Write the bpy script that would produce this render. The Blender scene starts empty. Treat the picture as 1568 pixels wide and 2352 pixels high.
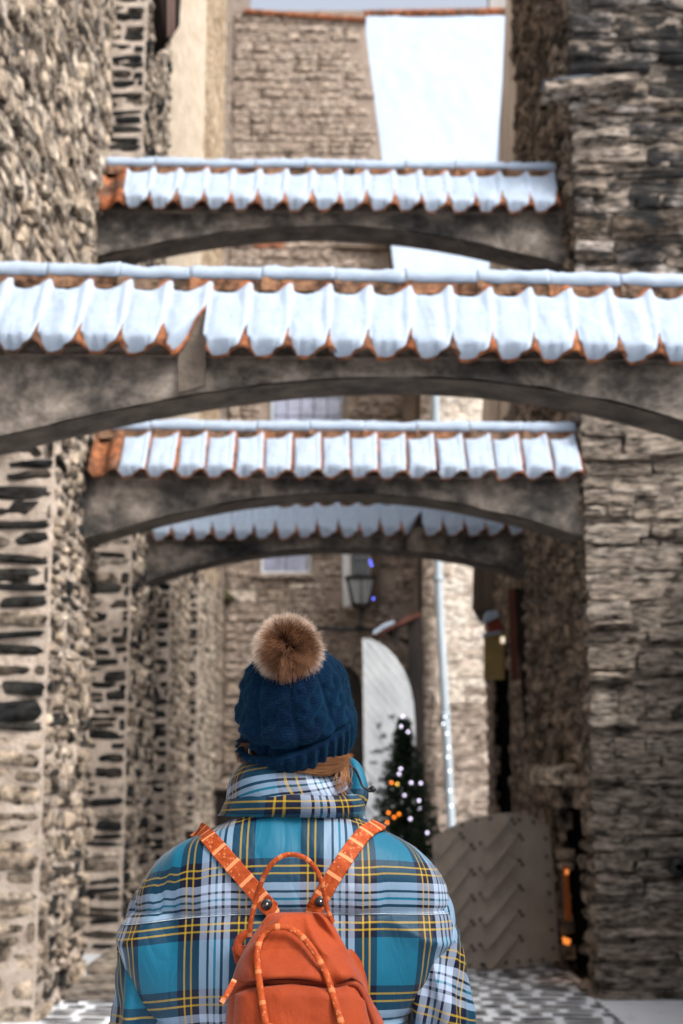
import bpy, bmesh, math, random
import numpy as np
from mathutils import Vector, Matrix, noise

random.seed(11)
PI = math.pi
scene = bpy.context.scene
COL = scene.collection

# ------------------------------------------------------------------ camera
CAM_Z = 1.55
PITCH = math.radians(10.66)
FPX = 3267.0                     # focal length in units of a 1568 px wide picture
cd = bpy.data.cameras.new('camera')
cd.sensor_fit = 'HORIZONTAL'; cd.sensor_width = 24.0; cd.lens = 50.0
cd.clip_start = 0.05; cd.clip_end = 500
cd.dof.use_dof = True; cd.dof.focus_distance = 2.78; cd.dof.aperture_fstop = 4.2
cam = bpy.data.objects.new('camera', cd); COL.objects.link(cam)
cam.location = (0, 0, CAM_Z); cam.rotation_euler = (PI / 2 + PITCH, 0, 0)
scene.camera = cam

# ------------------------------------------------------------------ world and sun
SUN_EL, SUN_AZ = math.radians(48), math.radians(130)    # azimuth from +Y clockwise: behind the camera, to the right
world = bpy.data.worlds.new('World'); scene.world = world; world.use_nodes = True
wn = world.node_tree.nodes; wl = world.node_tree.links; wn.clear()
sky = wn.new('ShaderNodeTexSky'); sky.sky_type = 'NISHITA'; sky.sun_disc = False
sky.sun_elevation = SUN_EL; sky.sun_rotation = SUN_AZ
sky.air_density = 1.0; sky.dust_density = 6.0; sky.ozone_density = 1.0
hs = wn.new('ShaderNodeHueSaturation'); hs.inputs['Saturation'].default_value = 0.42; hs.inputs['Value'].default_value = 1.45
bg = wn.new('ShaderNodeBackground'); bg.inputs['Strength'].default_value = 0.15
wo = wn.new('ShaderNodeOutputWorld')
wl.new(sky.outputs[0], hs.inputs['Color']); wl.new(hs.outputs[0], bg.inputs['Color']); wl.new(bg.outputs[0], wo.inputs[0])
sd = bpy.data.lights.new('sun', 'SUN'); sd.energy = 1.5; sd.angle = math.radians(14); sd.color = (1.0, 0.93, 0.84)
sun = bpy.data.objects.new('sun', sd); COL.objects.link(sun)
_sv = Vector((math.sin(SUN_AZ) * math.cos(SUN_EL), math.cos(SUN_AZ) * math.cos(SUN_EL), math.sin(SUN_EL)))
sun.rotation_euler = _sv.to_track_quat('Z', 'Y').to_euler()
scene.view_settings.view_transform = 'Standard'; scene.view_settings.look = 'None'
scene.view_settings.exposure = 0.48; scene.view_settings.gamma = 1.0
scene.view_settings.use_curve_mapping = False
scene.cycles.use_denoising = True
scene.cycles.max_bounces = 6; scene.cycles.diffuse_bounces = 5; scene.cycles.transparent_max_bounces = 6

# ------------------------------------------------------------------ layout helpers
_fw = Vector((0, math.cos(PITCH), math.sin(PITCH))); _up = Vector((0, -math.sin(PITCH), math.cos(PITCH)))
_eye = Vector((0, 0, CAM_Z))
def P(x, y, Y):
    """World point at distance Y along the passage that stands at (x, y) of the 1568 x 2351 photograph."""
    d = Vector((1, 0, 0)) * ((x - 784) / FPX) + _up * ((1175.5 - y) / FPX) + _fw
    return _eye + d * (Y / d.y)
def proj(p):
    v = Vector(p) - _eye; dz = v.dot(_fw)
    if dz < 0.05: return None
    return (784 + FPX * v.x / dz, 1175.5 - FPX * v.dot(_up) / dz, dz)

WM = {}                                                    # world matrices by object name
def link(o, parent=None, world=None):
    COL.objects.link(o)
    world = world or Matrix.Identity(4)
    if parent is not None:
        o.parent = parent; o.matrix_parent_inverse = WM[parent.name].inverted()
    o.matrix_basis = world; WM[o.name] = world
    return o
def thing(name, label, cat, loc=(0, 0, 0), group=None):
    o = bpy.data.objects.new(name, None); o.empty_display_size = 0.1
    link(o, None, Matrix.Translation(Vector(loc)))
    return tag(o, label, cat, group, 'thing')
def tag(o, label=None, cat=None, group=None, kind=None):
    if label: o['label'] = label
    if cat: o['category'] = cat
    if group: o['group'] = group
    if kind: o['kind'] = kind
    return o
def mesh(name, verts, faces, mat, smooth=True, uvs=None):
    me = bpy.data.meshes.new(name); me.from_pydata([tuple(v) for v in verts], [], faces)
    if mat: me.materials.append(mat)
    if smooth: me.polygons.foreach_set('use_smooth', [True] * len(me.polygons))
    if uvs is not None:
        ul = me.uv_layers.new(name='UVMap')
        flat = [c for l in me.loops for c in uvs[l.vertex_index]]
        ul.data.foreach_set('uv', flat)
    me.update(); return me
def obj(name, me, parent=None, world=None):
    return link(bpy.data.objects.new(name, me), parent, world)
def part(name, verts, faces, mat, parent=None, smooth=True, uvs=None):
    return obj(name, mesh(name, verts, faces, mat, smooth, uvs), parent)

def grid_faces(nu, nv, closed=False, off=0):
    """(nv rows) x (nu columns) of vertices, row-major."""
    f = []
    for j in range(nv - 1):
        for i in range(nu if closed else nu - 1):
            a = j * nu + i; b = j * nu + (i + 1) % nu
            f.append((off + a, off + b, off + b + nu, off + a + nu))
    return f
def box_data(lo, hi):
    x0, y0, z0 = lo; x1, y1, z1 = hi
    v = [(x0, y0, z0), (x1, y0, z0), (x1, y1, z0), (x0, y1, z0), (x0, y0, z1), (x1, y0, z1), (x1, y1, z1), (x0, y1, z1)]
    f = [(0, 3, 2, 1), (4, 5, 6, 7), (0, 1, 5, 4), (1, 2, 6, 5), (2, 3, 7, 6), (3, 0, 4, 7)]
    return v, f
def bevel_mesh(name, verts, faces, mat, w=0.01, seg=2, smooth=False):
    bm = bmesh.new(); vs = [bm.verts.new(v) for v in verts]
    for f in faces: bm.faces.new([vs[i] for i in f])
    bmesh.ops.recalc_face_normals(bm, faces=bm.faces)
    if w: bmesh.ops.bevel(bm, geom=bm.edges[:], offset=w, segments=seg, affect='EDGES', profile=0.6)
    me = bpy.data.meshes.new(name); bm.to_mesh(me); bm.free(); me.materials.append(mat)
    if smooth: me.polygons.foreach_set('use_smooth', [True] * len(me.polygons))
    return me
def box(name, lo, hi, mat, parent=None, bevel=0.0):
    v, f = box_data(lo, hi)
    return obj(name, bevel_mesh(name, v, f, mat, bevel), parent)
def tube_data(pts, r, n=8, cap=True, off=0):
    """Tube along pts; r number or list."""
    pts = [Vector(p) for p in pts]; m = len(pts)
    rs = r if isinstance(r, (list, tuple)) else [r] * m
    v, f = [], []; ref = None
    for i in range(m):
        t = (pts[min(i + 1, m - 1)] - pts[max(i - 1, 0)]).normalized()
        if ref is None:
            ref = t.orthogonal().normalized()
        ref = (ref - t * ref.dot(t)).normalized(); b = t.cross(ref)
        for k in range(n):
            a = 2 * PI * k / n
            v.append(pts[i] + (ref * math.cos(a) + b * math.sin(a)) * rs[i])
    f = grid_faces(n, m, True, off)
    if cap:
        f.append(tuple(off + k for k in range(n))[::-1]); f.append(tuple(off + (m - 1) * n + k for k in range(n)))
    return v, f
def catmull(pts, sub=6):
    pts = [Vector(p) for p in pts]; out = []
    for i in range(len(pts) - 1):
        p0 = pts[max(i - 1, 0)]; p1 = pts[i]; p2 = pts[i + 1]; p3 = pts[min(i + 2, len(pts) - 1)]
        for k in range(sub):
            t = k / sub
            out.append(0.5 * ((2 * p1) + (p2 - p0) * t + (2 * p0 - 5 * p1 + 4 * p2 - p3) * t * t + (3 * p1 - p0 - 3 * p2 + p3) * t ** 3))
    out.append(pts[-1]); return out
def sstep(a, b, x):
    t = min(1, max(0, (x - a) / (b - a))); return t * t * (3 - 2 * t)
def lerp(a, b, t): return a + (b - a) * t
def interp(xs, ys, x):
    return float(np.interp(x, xs, ys))

# ------------------------------------------------------------------ materials
class NT:
    def __init__(s, name):
        s.m = bpy.data.materials.new(name); s.m.use_nodes = True
        s.t = s.m.node_tree; s.t.nodes.clear()
        s.out = s.t.nodes.new('ShaderNodeOutputMaterial'); s.b = s.t.nodes.new('ShaderNodeBsdfPrincipled')
        s.t.links.new(s.b.outputs[0], s.out.inputs[0])
        s.b.inputs['Specular IOR Level'].default_value = 0.25
    def n(s, typ, ins=None, **kw):
        nd = s.t.nodes.new(typ)
        for k, v in kw.items(): setattr(nd, k, v)
        for k, v in (ins or {}).items():
            if hasattr(v, 'is_output'): s.t.links.new(v, nd.inputs[k])
            else: nd.inputs[k].default_value = v
        return nd
    def pos(s, scale=(1, 1, 1)):
        g = s.n('ShaderNodeNewGeometry')
        return s.n('ShaderNodeVectorMath', {0: g.outputs['Position'], 1: scale}, operation='MULTIPLY').outputs[0]
    def noise(s, vec, scale, detail=5, rough=0.6, dist=0.0):
        return s.n('ShaderNodeTexNoise', {'Vector': vec, 'Scale': scale, 'Detail': detail, 'Roughness': rough, 'Distortion': dist}).outputs['Fac']
    def ramp(s, fac, stops, interp='LINEAR'):
        r = s.n('ShaderNodeValToRGB', {'Fac': fac}); cr = r.color_ramp; cr.interpolation = interp
        while len(cr.elements) < len(stops): cr.elements.new(0.5)
        for e, (p, c) in zip(cr.elements, stops):
            e.position = p; e.color = (*c, 1) if not isinstance(c, (int, float)) else (c, c, c, 1)
        return r.outputs['Color']
    def mix(s, fac, a, b, mode='MIX'):
        m = s.n('ShaderNodeMix', data_type='RGBA', blend_type=mode)
        for k, v in ((0, fac), (6, a), (7, b)):
            if hasattr(v, 'is_output'): s.t.links.new(v, m.inputs[k])
            else: m.inputs[k].default_value = v if k == 0 else (*v, 1)
        return m.outputs[2]
    def set(s, key, v):
        if hasattr(v, 'is_output'): s.t.links.new(v, s.b.inputs[key])
        else: s.b.inputs[key].default_value = (*v, 1) if isinstance(v, tuple) and len(v) == 3 else v
    def bump(s, h, strength=0.5, dist=0.01):
        s.set('Normal', s.n('ShaderNodeBump', {'Height': h, 'Strength': strength, 'Distance': dist}).outputs[0])

def stone_mat(name, pal, contrast=1.0, bump=0.6, zs=2.2, stain=None, stain_amt=(0.5, 0.62), scale=9):
    t = NT(name); p = t.pos((1, 1, zs))
    rnd = t.n('ShaderNodeObjectInfo').outputs['Random']
    n0 = t.noise(p, 3.1, 3)
    f = t.n('ShaderNodeMath', {0: rnd, 1: t.n('ShaderNodeMath', {0: n0, 1: 0.9}, operation='MULTIPLY').outputs[0]}, operation='ADD').outputs[0]
    f = t.n('ShaderNodeMath', {0: f}, operation='FRACT').outputs[0]
    k = len(pal)
    c = t.ramp(f, [((i + 0.5) / k, pal[i]) for i in range(k)])
    n1 = t.noise(p, scale, 8, 0.68)
    c = t.mix(contrast, c, t.ramp(n1, [(0.375, 0.05), (0.48, 0.72), (0.65, 1.75)]), 'MULTIPLY')
    if stain:
        n2 = t.noise(t.pos(), 1.7, 6, 0.6)
        c = t.mix(t.ramp(n2, [(stain_amt[0], 0.0), (stain_amt[1], 0.85)]), c, stain)
    t.set('Base Color', c); t.set('Roughness', 0.92)
    h = t.n('ShaderNodeMath', {0: n1, 1: t.noise(p, scale * 6, 6, 0.7)}, operation='ADD').outputs[0]
    t.bump(h, bump, 0.035)
    return t.m
def rough_mat(name, c0, c1, scale=5, bump=0.5, rough=0.9, detail=8, zs=1.0, dist=0.01, stops=(0.35, 0.65), spec=0.25):
    t = NT(name); p = t.pos((1, 1, zs)); n1 = t.noise(p, scale, detail, 0.65)
    t.set('Base Color', t.ramp(n1, [(stops[0], c0), (stops[1], c1)])); t.set('Roughness', rough)
    t.set('Specular IOR Level', spec)
    if bump: t.bump(t.n('ShaderNodeMath', {0: n1, 1: t.noise(p, scale * 7, 5)}, operation='ADD').outputs[0], bump, dist)
    return t.m
def plain_mat(name, c, rough=0.6, metal=0.0, spec=0.4, emit=None, es=0.0):
    t = NT(name); p = t.pos(); n1 = t.noise(p, 14, 5)
    t.set('Base Color', t.mix(0.35, c, t.ramp(n1, [(0.3, 0.5), (0.7, 1.4)]), 'MULTIPLY')); t.set('Roughness', rough); t.set('Metallic', metal)
    t.set('Specular IOR Level', spec)
    if emit: t.set('Emission Color', emit); t.set('Emission Strength', es)
    return t.m
M = {}
M['stone_dark'] = stone_mat('dark_stone', [(0.025, 0.028, 0.03), (0.065, 0.06, 0.052), (0.03, 0.033, 0.034), (0.11, 0.088, 0.068), (0.04, 0.038, 0.036)], 1.0, 0.9)
M['stone_light'] = stone_mat('light_stone', [(0.60, 0.49, 0.38), (0.46, 0.37, 0.28), (0.66, 0.56, 0.45), (0.52, 0.42, 0.32), (0.34, 0.27, 0.21)], 1.0, 0.9, 1.0)
M['stone_mix'] = stone_mat('mixed_stone', [(0.52, 0.44, 0.36), (0.10, 0.085, 0.07), (0.44, 0.36, 0.28), (0.24, 0.19, 0.155), (0.58, 0.50, 0.42)], 1.0, 0.9, 1.0)
M['stone_course'] = stone_mat('coursed_limestone', [(0.44, 0.37, 0.31), (0.33, 0.275, 0.23), (0.50, 0.435, 0.37), (0.28, 0.24, 0.205), (0.40, 0.335, 0.275)], 1.0, 0.9, 4.0)
M['stone_sooty'] = stone_mat('sooty_limestone', [(0.48, 0.41, 0.36), (0.05, 0.05, 0.055), (0.34, 0.275, 0.22), (0.02, 0.024, 0.027), (0.20, 0.15, 0.11), (0.54, 0.49, 0.45)], 1.0, 0.9, 3.0, (0.012, 0.014, 0.016), (0.47, 0.56))
M['stone_brown'] = stone_mat('brown_rubble', [(0.40, 0.31, 0.235), (0.27, 0.205, 0.155), (0.48, 0.385, 0.30), (0.33, 0.255, 0.195), (0.18, 0.14, 0.11)], 1.0, 0.9, 1.2)
M['stone_far'] = stone_mat('far_limestone', [(0.40, 0.325, 0.27), (0.33, 0.265, 0.215), (0.46, 0.385, 0.33), (0.29, 0.23, 0.19), (0.37, 0.30, 0.245)], 0.9, 0.7, 2.5)
M['stone_white'] = stone_mat('whitewashed_limestone', [(0.72, 0.64, 0.55), (0.60, 0.51, 0.43), (0.78, 0.71, 0.63), (0.52, 0.44, 0.36)], 0.7, 0.7, 2.0)
M['brick_yellow'] = stone_mat('yellow_brick', [(0.52, 0.40, 0.27), (0.42, 0.31, 0.20), (0.58, 0.47, 0.34), (0.36, 0.25, 0.15)], 0.7, 0.5, 1.5)
M['brick_red'] = stone_mat('red_brick', [(0.30, 0.11, 0.06), (0.24, 0.10, 0.06), (0.36, 0.16, 0.09)], 0.8, 0.5, 1.5)
M['mortar_light'] = rough_mat('pale_lime_mortar', (0.48, 0.39, 0.32), (0.78, 0.67, 0.58), 7, 0.9, dist=0.03)
M['mortar_cream'] = rough_mat('cream_lime_plaster', (0.42, 0.34, 0.25), (0.62, 0.53, 0.42), 5, 0.7, dist=0.02)
M['mortar_shaded'] = rough_mat('shaded_joint_mortar', (0.018, 0.016, 0.015), (0.085, 0.068, 0.054), 6, 0.8, dist=0.02)  # old mortar with the shade of the pits put into its colour
M['mortar_mid'] = rough_mat('grey_joint_mortar', (0.10, 0.085, 0.07), (0.24, 0.195, 0.16), 6, 0.8, dist=0.02)
M['mortar_course'] = rough_mat('flush_limestone_mortar', (0.04, 0.035, 0.03), (0.40, 0.335, 0.28), 7, 0.9, zs=3.0, dist=0.03, stops=(0.42, 0.62))
M['core'] = rough_mat('wall_core', (0.05, 0.045, 0.04), (0.10, 0.09, 0.075), 4, 0)
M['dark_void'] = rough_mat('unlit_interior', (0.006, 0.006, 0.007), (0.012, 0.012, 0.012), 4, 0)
M['tile'] = stone_mat('clay_roof_tile', [(0.30, 0.10, 0.042), (0.22, 0.09, 0.045), (0.34, 0.125, 0.05), (0.16, 0.08, 0.05)], 0.8, 0.35, 1.0, scale=14)
M['ridge'] = stone_mat('weathered_ridge_tile', [(0.20, 0.105, 0.06), (0.16, 0.095, 0.06), (0.25, 0.11, 0.055), (0.15, 0.10, 0.07)], 0.9, 0.5, 1.0, scale=16)
def beam_mat():
    t = NT('weathered_arch_plaster'); p = t.pos((1, 1, 1)); n1 = t.noise(p, 2.3, 8, 0.68, 0.3); n2 = t.noise(t.pos((1, 1, 1.6)), 11, 8, 0.7)
    c = t.ramp(n1, [(0.34, (0.018, 0.020, 0.022)), (0.48, (0.10, 0.09, 0.082)), (0.58, (0.25, 0.215, 0.185)), (0.68, (0.42, 0.365, 0.32))])
    c = t.mix(0.9, c, t.ramp(n2, [(0.3, 0.45), (0.5, 1.0), (0.7, 1.4)]), 'MULTIPLY')
    t.set('Base Color', c); t.set('Roughness', 0.93); t.bump(t.n('ShaderNodeMath', {0: n1, 1: n2}, operation='ADD').outputs[0], 0.6, 0.03)
    return t.m
M['beam'] = beam_mat()
M['soffit'] = rough_mat('dark_arch_soffit', (0.05, 0.045, 0.04), (0.15, 0.125, 0.105), 6, 0.5)  # dark brown-grey colour for the arch underside
def snow_mat():
    t = NT('snow'); p = t.pos(); n1 = t.noise(p, 22, 6, 0.6)
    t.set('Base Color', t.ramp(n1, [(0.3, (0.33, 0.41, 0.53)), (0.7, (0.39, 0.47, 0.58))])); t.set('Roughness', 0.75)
    t.bump(t.n('ShaderNodeMath', {0: n1, 1: t.noise(p, 90, 4)}, operation='ADD').outputs[0], 0.35, 0.012)
    return t.m
M['snow'] = snow_mat()
M['wood_board'] = rough_mat('grey_brown_boards', (0.10, 0.075, 0.055), (0.20, 0.155, 0.12), 3, 0.4, zs=0.12)
M['wood_dark'] = rough_mat('dark_timber', (0.010, 0.009, 0.009), (0.035, 0.026, 0.022), 4, 0.4, zs=0.2)
M['wood_red'] = rough_mat('dark_red_timber', (0.06, 0.02, 0.015), (0.13, 0.05, 0.035), 4, 0.4, zs=0.2)
M['wood_pink'] = rough_mat('pinkish_planks', (0.16, 0.10, 0.085), (0.26, 0.18, 0.155), 4, 0.4, zs=0.2)
M['door_brown'] = rough_mat('taupe_door_paint', (0.22, 0.185, 0.155), (0.31, 0.265, 0.225), 5, 0.2, rough=0.6, zs=0.5)
M['door_stud'] = plain_mat('iron_stud', (0.03, 0.026, 0.022), 0.6)
M['door_white'] = rough_mat('flaking_white_door_paint', (0.46, 0.50, 0.54), (0.62, 0.66, 0.70), 4, 0.2, rough=0.6, zs=0.5)
M['paint_white'] = rough_mat('white_frame_paint', (0.55, 0.58, 0.60), (0.72, 0.74, 0.75), 6, 0.2, rough=0.6)
M['iron'] = plain_mat('black_iron', (0.012, 0.013, 0.015), 0.5, spec=0.4)
M['zinc'] = rough_mat('pale_zinc', (0.30, 0.36, 0.41), (0.46, 0.53, 0.58), 3, 0.1, rough=0.5, zs=0.3)
def glass_mat(name, c, rough=0.12):
    t = NT(name); p = t.pos(); t.set('Base Color', t.mix(0.5, c, t.ramp(t.noise(p, 5, 4), [(0.35, 0.5), (0.65, 1.3)]), 'MULTIPLY')); t.set('Roughness', rough); t.set('Specular IOR Level', 0.8)
    return t.m
M['pane_pale'] = glass_mat('pale_leaded_glass', (0.34, 0.37, 0.50))
M['pane_dark'] = glass_mat('dark_window_glass', (0.012, 0.015, 0.02))
M['pane_lamp'] = glass_mat('frosted_lantern_glass', (0.22, 0.23, 0.24), 0.4)
M['sign_ochre'] = rough_mat('ochre_sign_paint', (0.30, 0.21, 0.08), (0.40, 0.29, 0.12), 5, 0.2)

# ------------------------------------------------------------------ masonry
def stone_proto(kind, seed):
    r = random.Random(seed); nx, nz = 5, 4; V = []; idx = {}
    o = Vector((r.uniform(-50, 50), r.uniform(-50, 50), r.uniform(-50, 50)))
    pw = 0.3 if kind == 'slab' else 0.8
    for ring in range(2):                     # 0 = front grid, 1 = back rim
        for j in range(nz):
            for i in range(nx):
                edge = i in (0, nx - 1) or j in (0, nz - 1)
                if ring == 1 and not edge: continue
                u = i / (nx - 1) * 2 - 1; v = j / (nz - 1) * 2 - 1
                if kind == 'slab':
                    k = 1 - 0.06 * (abs(u) * abs(v)) ** 4
                    x, z = u * k, v * k
                else:
                    x = u * math.sqrt(1 - 0.24 * v * v); z = v * math.sqrt(1 - 0.24 * u * u)
                jx = noise.noise(o + Vector((u * 1.3, v * 1.3, 0))) * (0.10 if kind == 'slab' else 0.24)
                jz = noise.noise(o + Vector((u * 1.3, v * 1.3, 7))) * (0.24 if kind == 'slab' else 0.24)
                d = max(abs(u) ** 3, abs(v) ** 3)
                y = (1 - pw * d) + noise.noise(o + Vector((u * 1.1, v * 1.6, 3))) * (0.4 if kind == 'slab' else 0.55)
                idx[(ring, i, j)] = len(V)
                V.append(((x + jx) * 0.5, y if ring == 0 else -1.3, (z + jz) * 0.5))
    Fc = [(idx[(0, i, j)], idx[(0, i, j + 1)], idx[(0, i + 1, j + 1)], idx[(0, i + 1, j)]) for j in range(nz - 1) for i in range(nx - 1)]
    loop = [(i, 0) for i in range(nx)] + [(nx - 1, j) for j in range(1, nz)] + [(i, nz - 1) for i in range(nx - 2, -1, -1)] + [(0, j) for j in range(nz - 2, 0, -1)]
    for a in range(len(loop)):
        p, q = loop[a], loop[(a + 1) % len(loop)]
        Fc.append((idx[(0, *p)], idx[(0, *q)], idx[(1, *q)], idx[(1, *p)]))
    return V, Fc
PROTO = {k: [stone_proto(k, 100 * a + s) for s in range(9)] for a, k in enumerate(('slab', 'round'))}
_pm = {}
def proto_mesh(kind, s, mat):
    key = (kind, s, mat.name)
    if key not in _pm: _pm[key] = mesh('stone', PROTO[kind][s][0], PROTO[kind][s][1], mat, smooth=(kind == 'round'))
    return _pm[key]
def courses(w, h, hr, wr, gap, rng, wave=0.015):
    v = rng.uniform(-hr[0], 0)
    while v < h:
        ch = rng.uniform(*hr); u = -rng.uniform(0, wr[1])
        ph = rng.uniform(0, 10)
        while u < w:
            cw = rng.uniform(*wr) * (1.5 if rng.random() < 0.12 else 1)
            a, b = max(u, 0), min(u + cw, w)
            if b - a > 0.05:
                if ch > hr[1] * 0.8 and rng.random() < 0.25:      # split high stones into two thin ones
                    yield (a + gap / 2, v + gap / 2, b - gap / 2, v + ch * 0.5 - gap / 4); yield (a + gap / 2, v + ch * 0.5 + gap / 4, b - gap / 2, v + ch - gap / 2)
                else:
                    dv = math.sin(u * 2.3 + ph) * wave
                    yield (a + gap / 2, v + dv + gap / 2, b - gap / 2, v + dv + ch - gap / 2)
            u += cw
        v += ch
class Masonry:
    """Collects the stones of one thing; the 300 that show largest become parts, the rest one joined part."""
    def __init__(s, root, seed): s.root = root; s.rng = random.Random(seed); s.items = []
    def face(s, origin, right, normal, w, h, mat, kind='slab', hr=(0.1, 0.18), wr=(0.2, 0.5), gap=0.02, prot=(0.01, 0.04), skip=None, tilt=3, keep=1.0, name='stone', up=(0, 0, 1), wave=0.015):
        O, R, N, U = Vector(origin), Vector(right).normalized(), Vector(normal).normalized(), Vector(up)
        for (a, b, c, d) in courses(w, h, hr, wr, gap, s.rng, wave):
            if s.rng.random() > keep: continue
            u, v = (a + c) / 2, (b + d) / 2
            if v > h or v < 0 or (skip and skip(u, v)): continue
            ctr = O + R * u + U * v
            q = proj(ctr)
            if q is None or not (-420 < q[0] < 1990 and -500 < q[1] < 2850): continue
            ang = math.radians(s.rng.uniform(-tilt, tilt)); dep = s.rng.uniform(*prot) if prot[1] > 0 else 0.004 + prot[0] * s.rng.random() ** 2
            rr = R * math.cos(ang) + U * math.sin(ang); uu = U * math.cos(ang) - R * math.sin(ang)
            mtx = Matrix((rr, N, uu)).transposed().to_4x4() @ Matrix.Diagonal((c - a, max(dep, 0.006), d - b, 1))
            mtx.translation = ctr
            view = abs(N.dot((_eye - ctr).normalized()))
            inside = 1.0 if (-40 < q[0] < 1610 and -40 < q[1] < 2390) else 0.15
            m = mat(u, v, s.rng) if callable(mat) else mat
            kd = s.rng.choice(('slab', 'round')) if kind == 'mix' else kind
            s.items.append(((c - a) * (d - b) * (view + 0.15) / q[2] ** 2 * inside, mtx, kd, s.rng.randrange(9), m, name))
    def finish(s, limit=300):
        s.items.sort(key=lambda t: -t[0])
        for (_, mtx, kind, k, mat, name) in s.items[:limit]:
            obj(name, proto_mesh(kind, k, mat), s.root, mtx)
        rest = s.items[limit:]
        by = {}
        for it in rest: by.setdefault(it[4].name, []).append(it)
        for mn, its in by.items():
            V, Fc = [], []
            for (_, mtx, kind, k, mat, name) in its:
                pv, pf = PROTO[kind][k]; o = len(V)
                V.extend(mtx @ Vector(p) for p in pv); Fc.extend(tuple(o + i for i in f) for f in pf)
            ob = part('small_stones', V, Fc, its[0][4], s.root); ob['kind'] = 'stuff'
def relief(name, origin, right, normal, w, h, mat, parent, step=0.07, amp=0.02, scale=6.0, hole=None, fade=0.1, up=(0, 0, 1)):
    O, R, N, U = Vector(origin), Vector(right).normalized(), Vector(normal).normalized(), Vector(up)
    nu, nv = max(2, int(w / step) + 1), max(2, int(h / step) + 1)
    V = []
    for j in range(nv):
        for i in range(nu):
            u, v = w * i / (nu - 1), h * j / (nv - 1); p = O + R * u + U * v
            e = sstep(0, fade, min(u, w - u)) if fade else 1
            V.append(p + N * (amp * e * (noise.noise(p * scale) + 0.6 * noise.noise(p * scale * 2.3))))
    F = []
    for f in grid_faces(nu, nv):
        i, j = f[0] % nu, f[0] // nu
        if hole and hole(w * (i + 0.5) / (nu - 1), h * (j + 0.5) / (nv - 1)): continue
        F.append(f)
    return part(name, V, F, mat, parent)

XL, XR = -2.0, 1.86           # the two sides of the passage
# ------------------------------------------------------------------ ground
G_SNOW = rough_mat('trodden_snow_and_grit', (0.42, 0.44, 0.47), (0.80, 0.84, 0.90), 5, 0.6, stops=(0.15, 0.45))
v, f = [], []
nx, ny = 41, 90
for j in range(ny):
    for i in range(nx):
        x = -60 + 120 * i / (nx - 1) if i not in range(18, 23) else -60 + 120 * i / (nx - 1)
        y = -30 + 90 * j / (ny - 1); v.append((x, y, 0))
ground = part('ground', v, grid_faces(nx, ny), G_SNOW, smooth=False); tag(ground, 'snow-dusted ground of the passage', None, None, 'structure')
paving = bpy.data.objects.new('cobbled_pavement', None); link(paving); tag(paving, 'cobbled pavement with snow in its joints', None, None, 'structure')
COBBLE = stone_mat('wet_cobble', [(0.07, 0.07, 0.072), (0.11, 0.105, 0.10), (0.05, 0.054, 0.06), (0.15, 0.14, 0.13)], 0.9, 0.6, 1.0)
cob = Masonry(paving, 5)
cob.face((XL, 9.3, 0.001), (1, 0, 0), (0, 0, 1), XR - XL, 4.6, COBBLE, 'round', (0.14, 0.21), (0.16, 0.36), 0.06, (0.006, 0.007), tilt=6, name='cobblestone', up=(0, 1, 0))
cob.finish(300)
cob2 = Masonry(paving, 6)
cob2.face((XL, 4.5, 0.004), (1, 0, 0), (0, 0, 1), XR - XL, 4.8, COBBLE, 'round', (0.13, 0.2), (0.16, 0.34), 0.055, (0.006, 0.008), tilt=8, name='cobblestone', up=(0, 1, 0))
cob2.face((XL, 13.9, 0.004), (1, 0, 0), (0, 0, 1), XR - XL, 8, COBBLE, 'round', (0.13, 0.2), (0.16, 0.34), 0.055, (0.006, 0.008), tilt=8, name='cobblestone', up=(0, 1, 0))
cob2.finish(0)

# ------------------------------------------------------------------ left side of the passage
def left_pier(name, label, cat, Y0, Y1, z1, front, side, seed, zf=None, xback=-3.0, side_mortar='mortar_light', front_mortar='mortar_light', z0=0.0):
    t = thing(name, label, cat, ((XL + xback) / 2, Y0, z0))
    box('core', (xback, Y0 + 0.06, z0), (XL - 0.06, Y1, z1), M['core'], t)
    relief('mortar', (xback, Y0, z0), (1, 0, 0), (0, -1, 0), XL - xback, z1 - z0, M[front_mortar], t, 0.06, 0.025)
    relief('mortar', (XL, Y0, z0), (0, 1, 0), (1, 0, 0), Y1 - Y0, z1 - z0, M[side_mortar], t, 0.06, 0.03)
    ms = Masonry(t, seed); front(ms, (xback, Y0, z0), XL - xback, z1 - z0); side(ms, (XL, Y0, z0), Y1 - Y0, z1 - z0); ms.finish()
    return t
def dark_front(ms, o, w, h, low=0.0, hr=(0.08, 0.145), wr=(0.28, 0.7), dk=0.92):
    def m(u, v, r):
        if v < low: return M['stone_light'] if r.random() < 0.8 else M['stone_mix']
        return M['stone_dark'] if r.random() < dk else M['stone_mix']
    ms.face(o, (1, 0, 0), (0, -1, 0), w, h, m, 'round', hr, wr, 0.032, (0.010, 0.035), tilt=5, wave=0.025)
def pale_side(ms, o, w, h, mats=('stone_light',) * 4 + ('stone_mix', 'stone_mix', 'stone_dark', 'stone_dark'), hr=(0.06, 0.15), wr=(0.08, 0.26)):
    ms.face(o, (0, 1, 0), (1, 0, 0), w, h, lambda u, v, r: M[r.choice(mats)], 'mix', hr, wr, 0.03, (0.012, 0.06), tilt=16)
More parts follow.
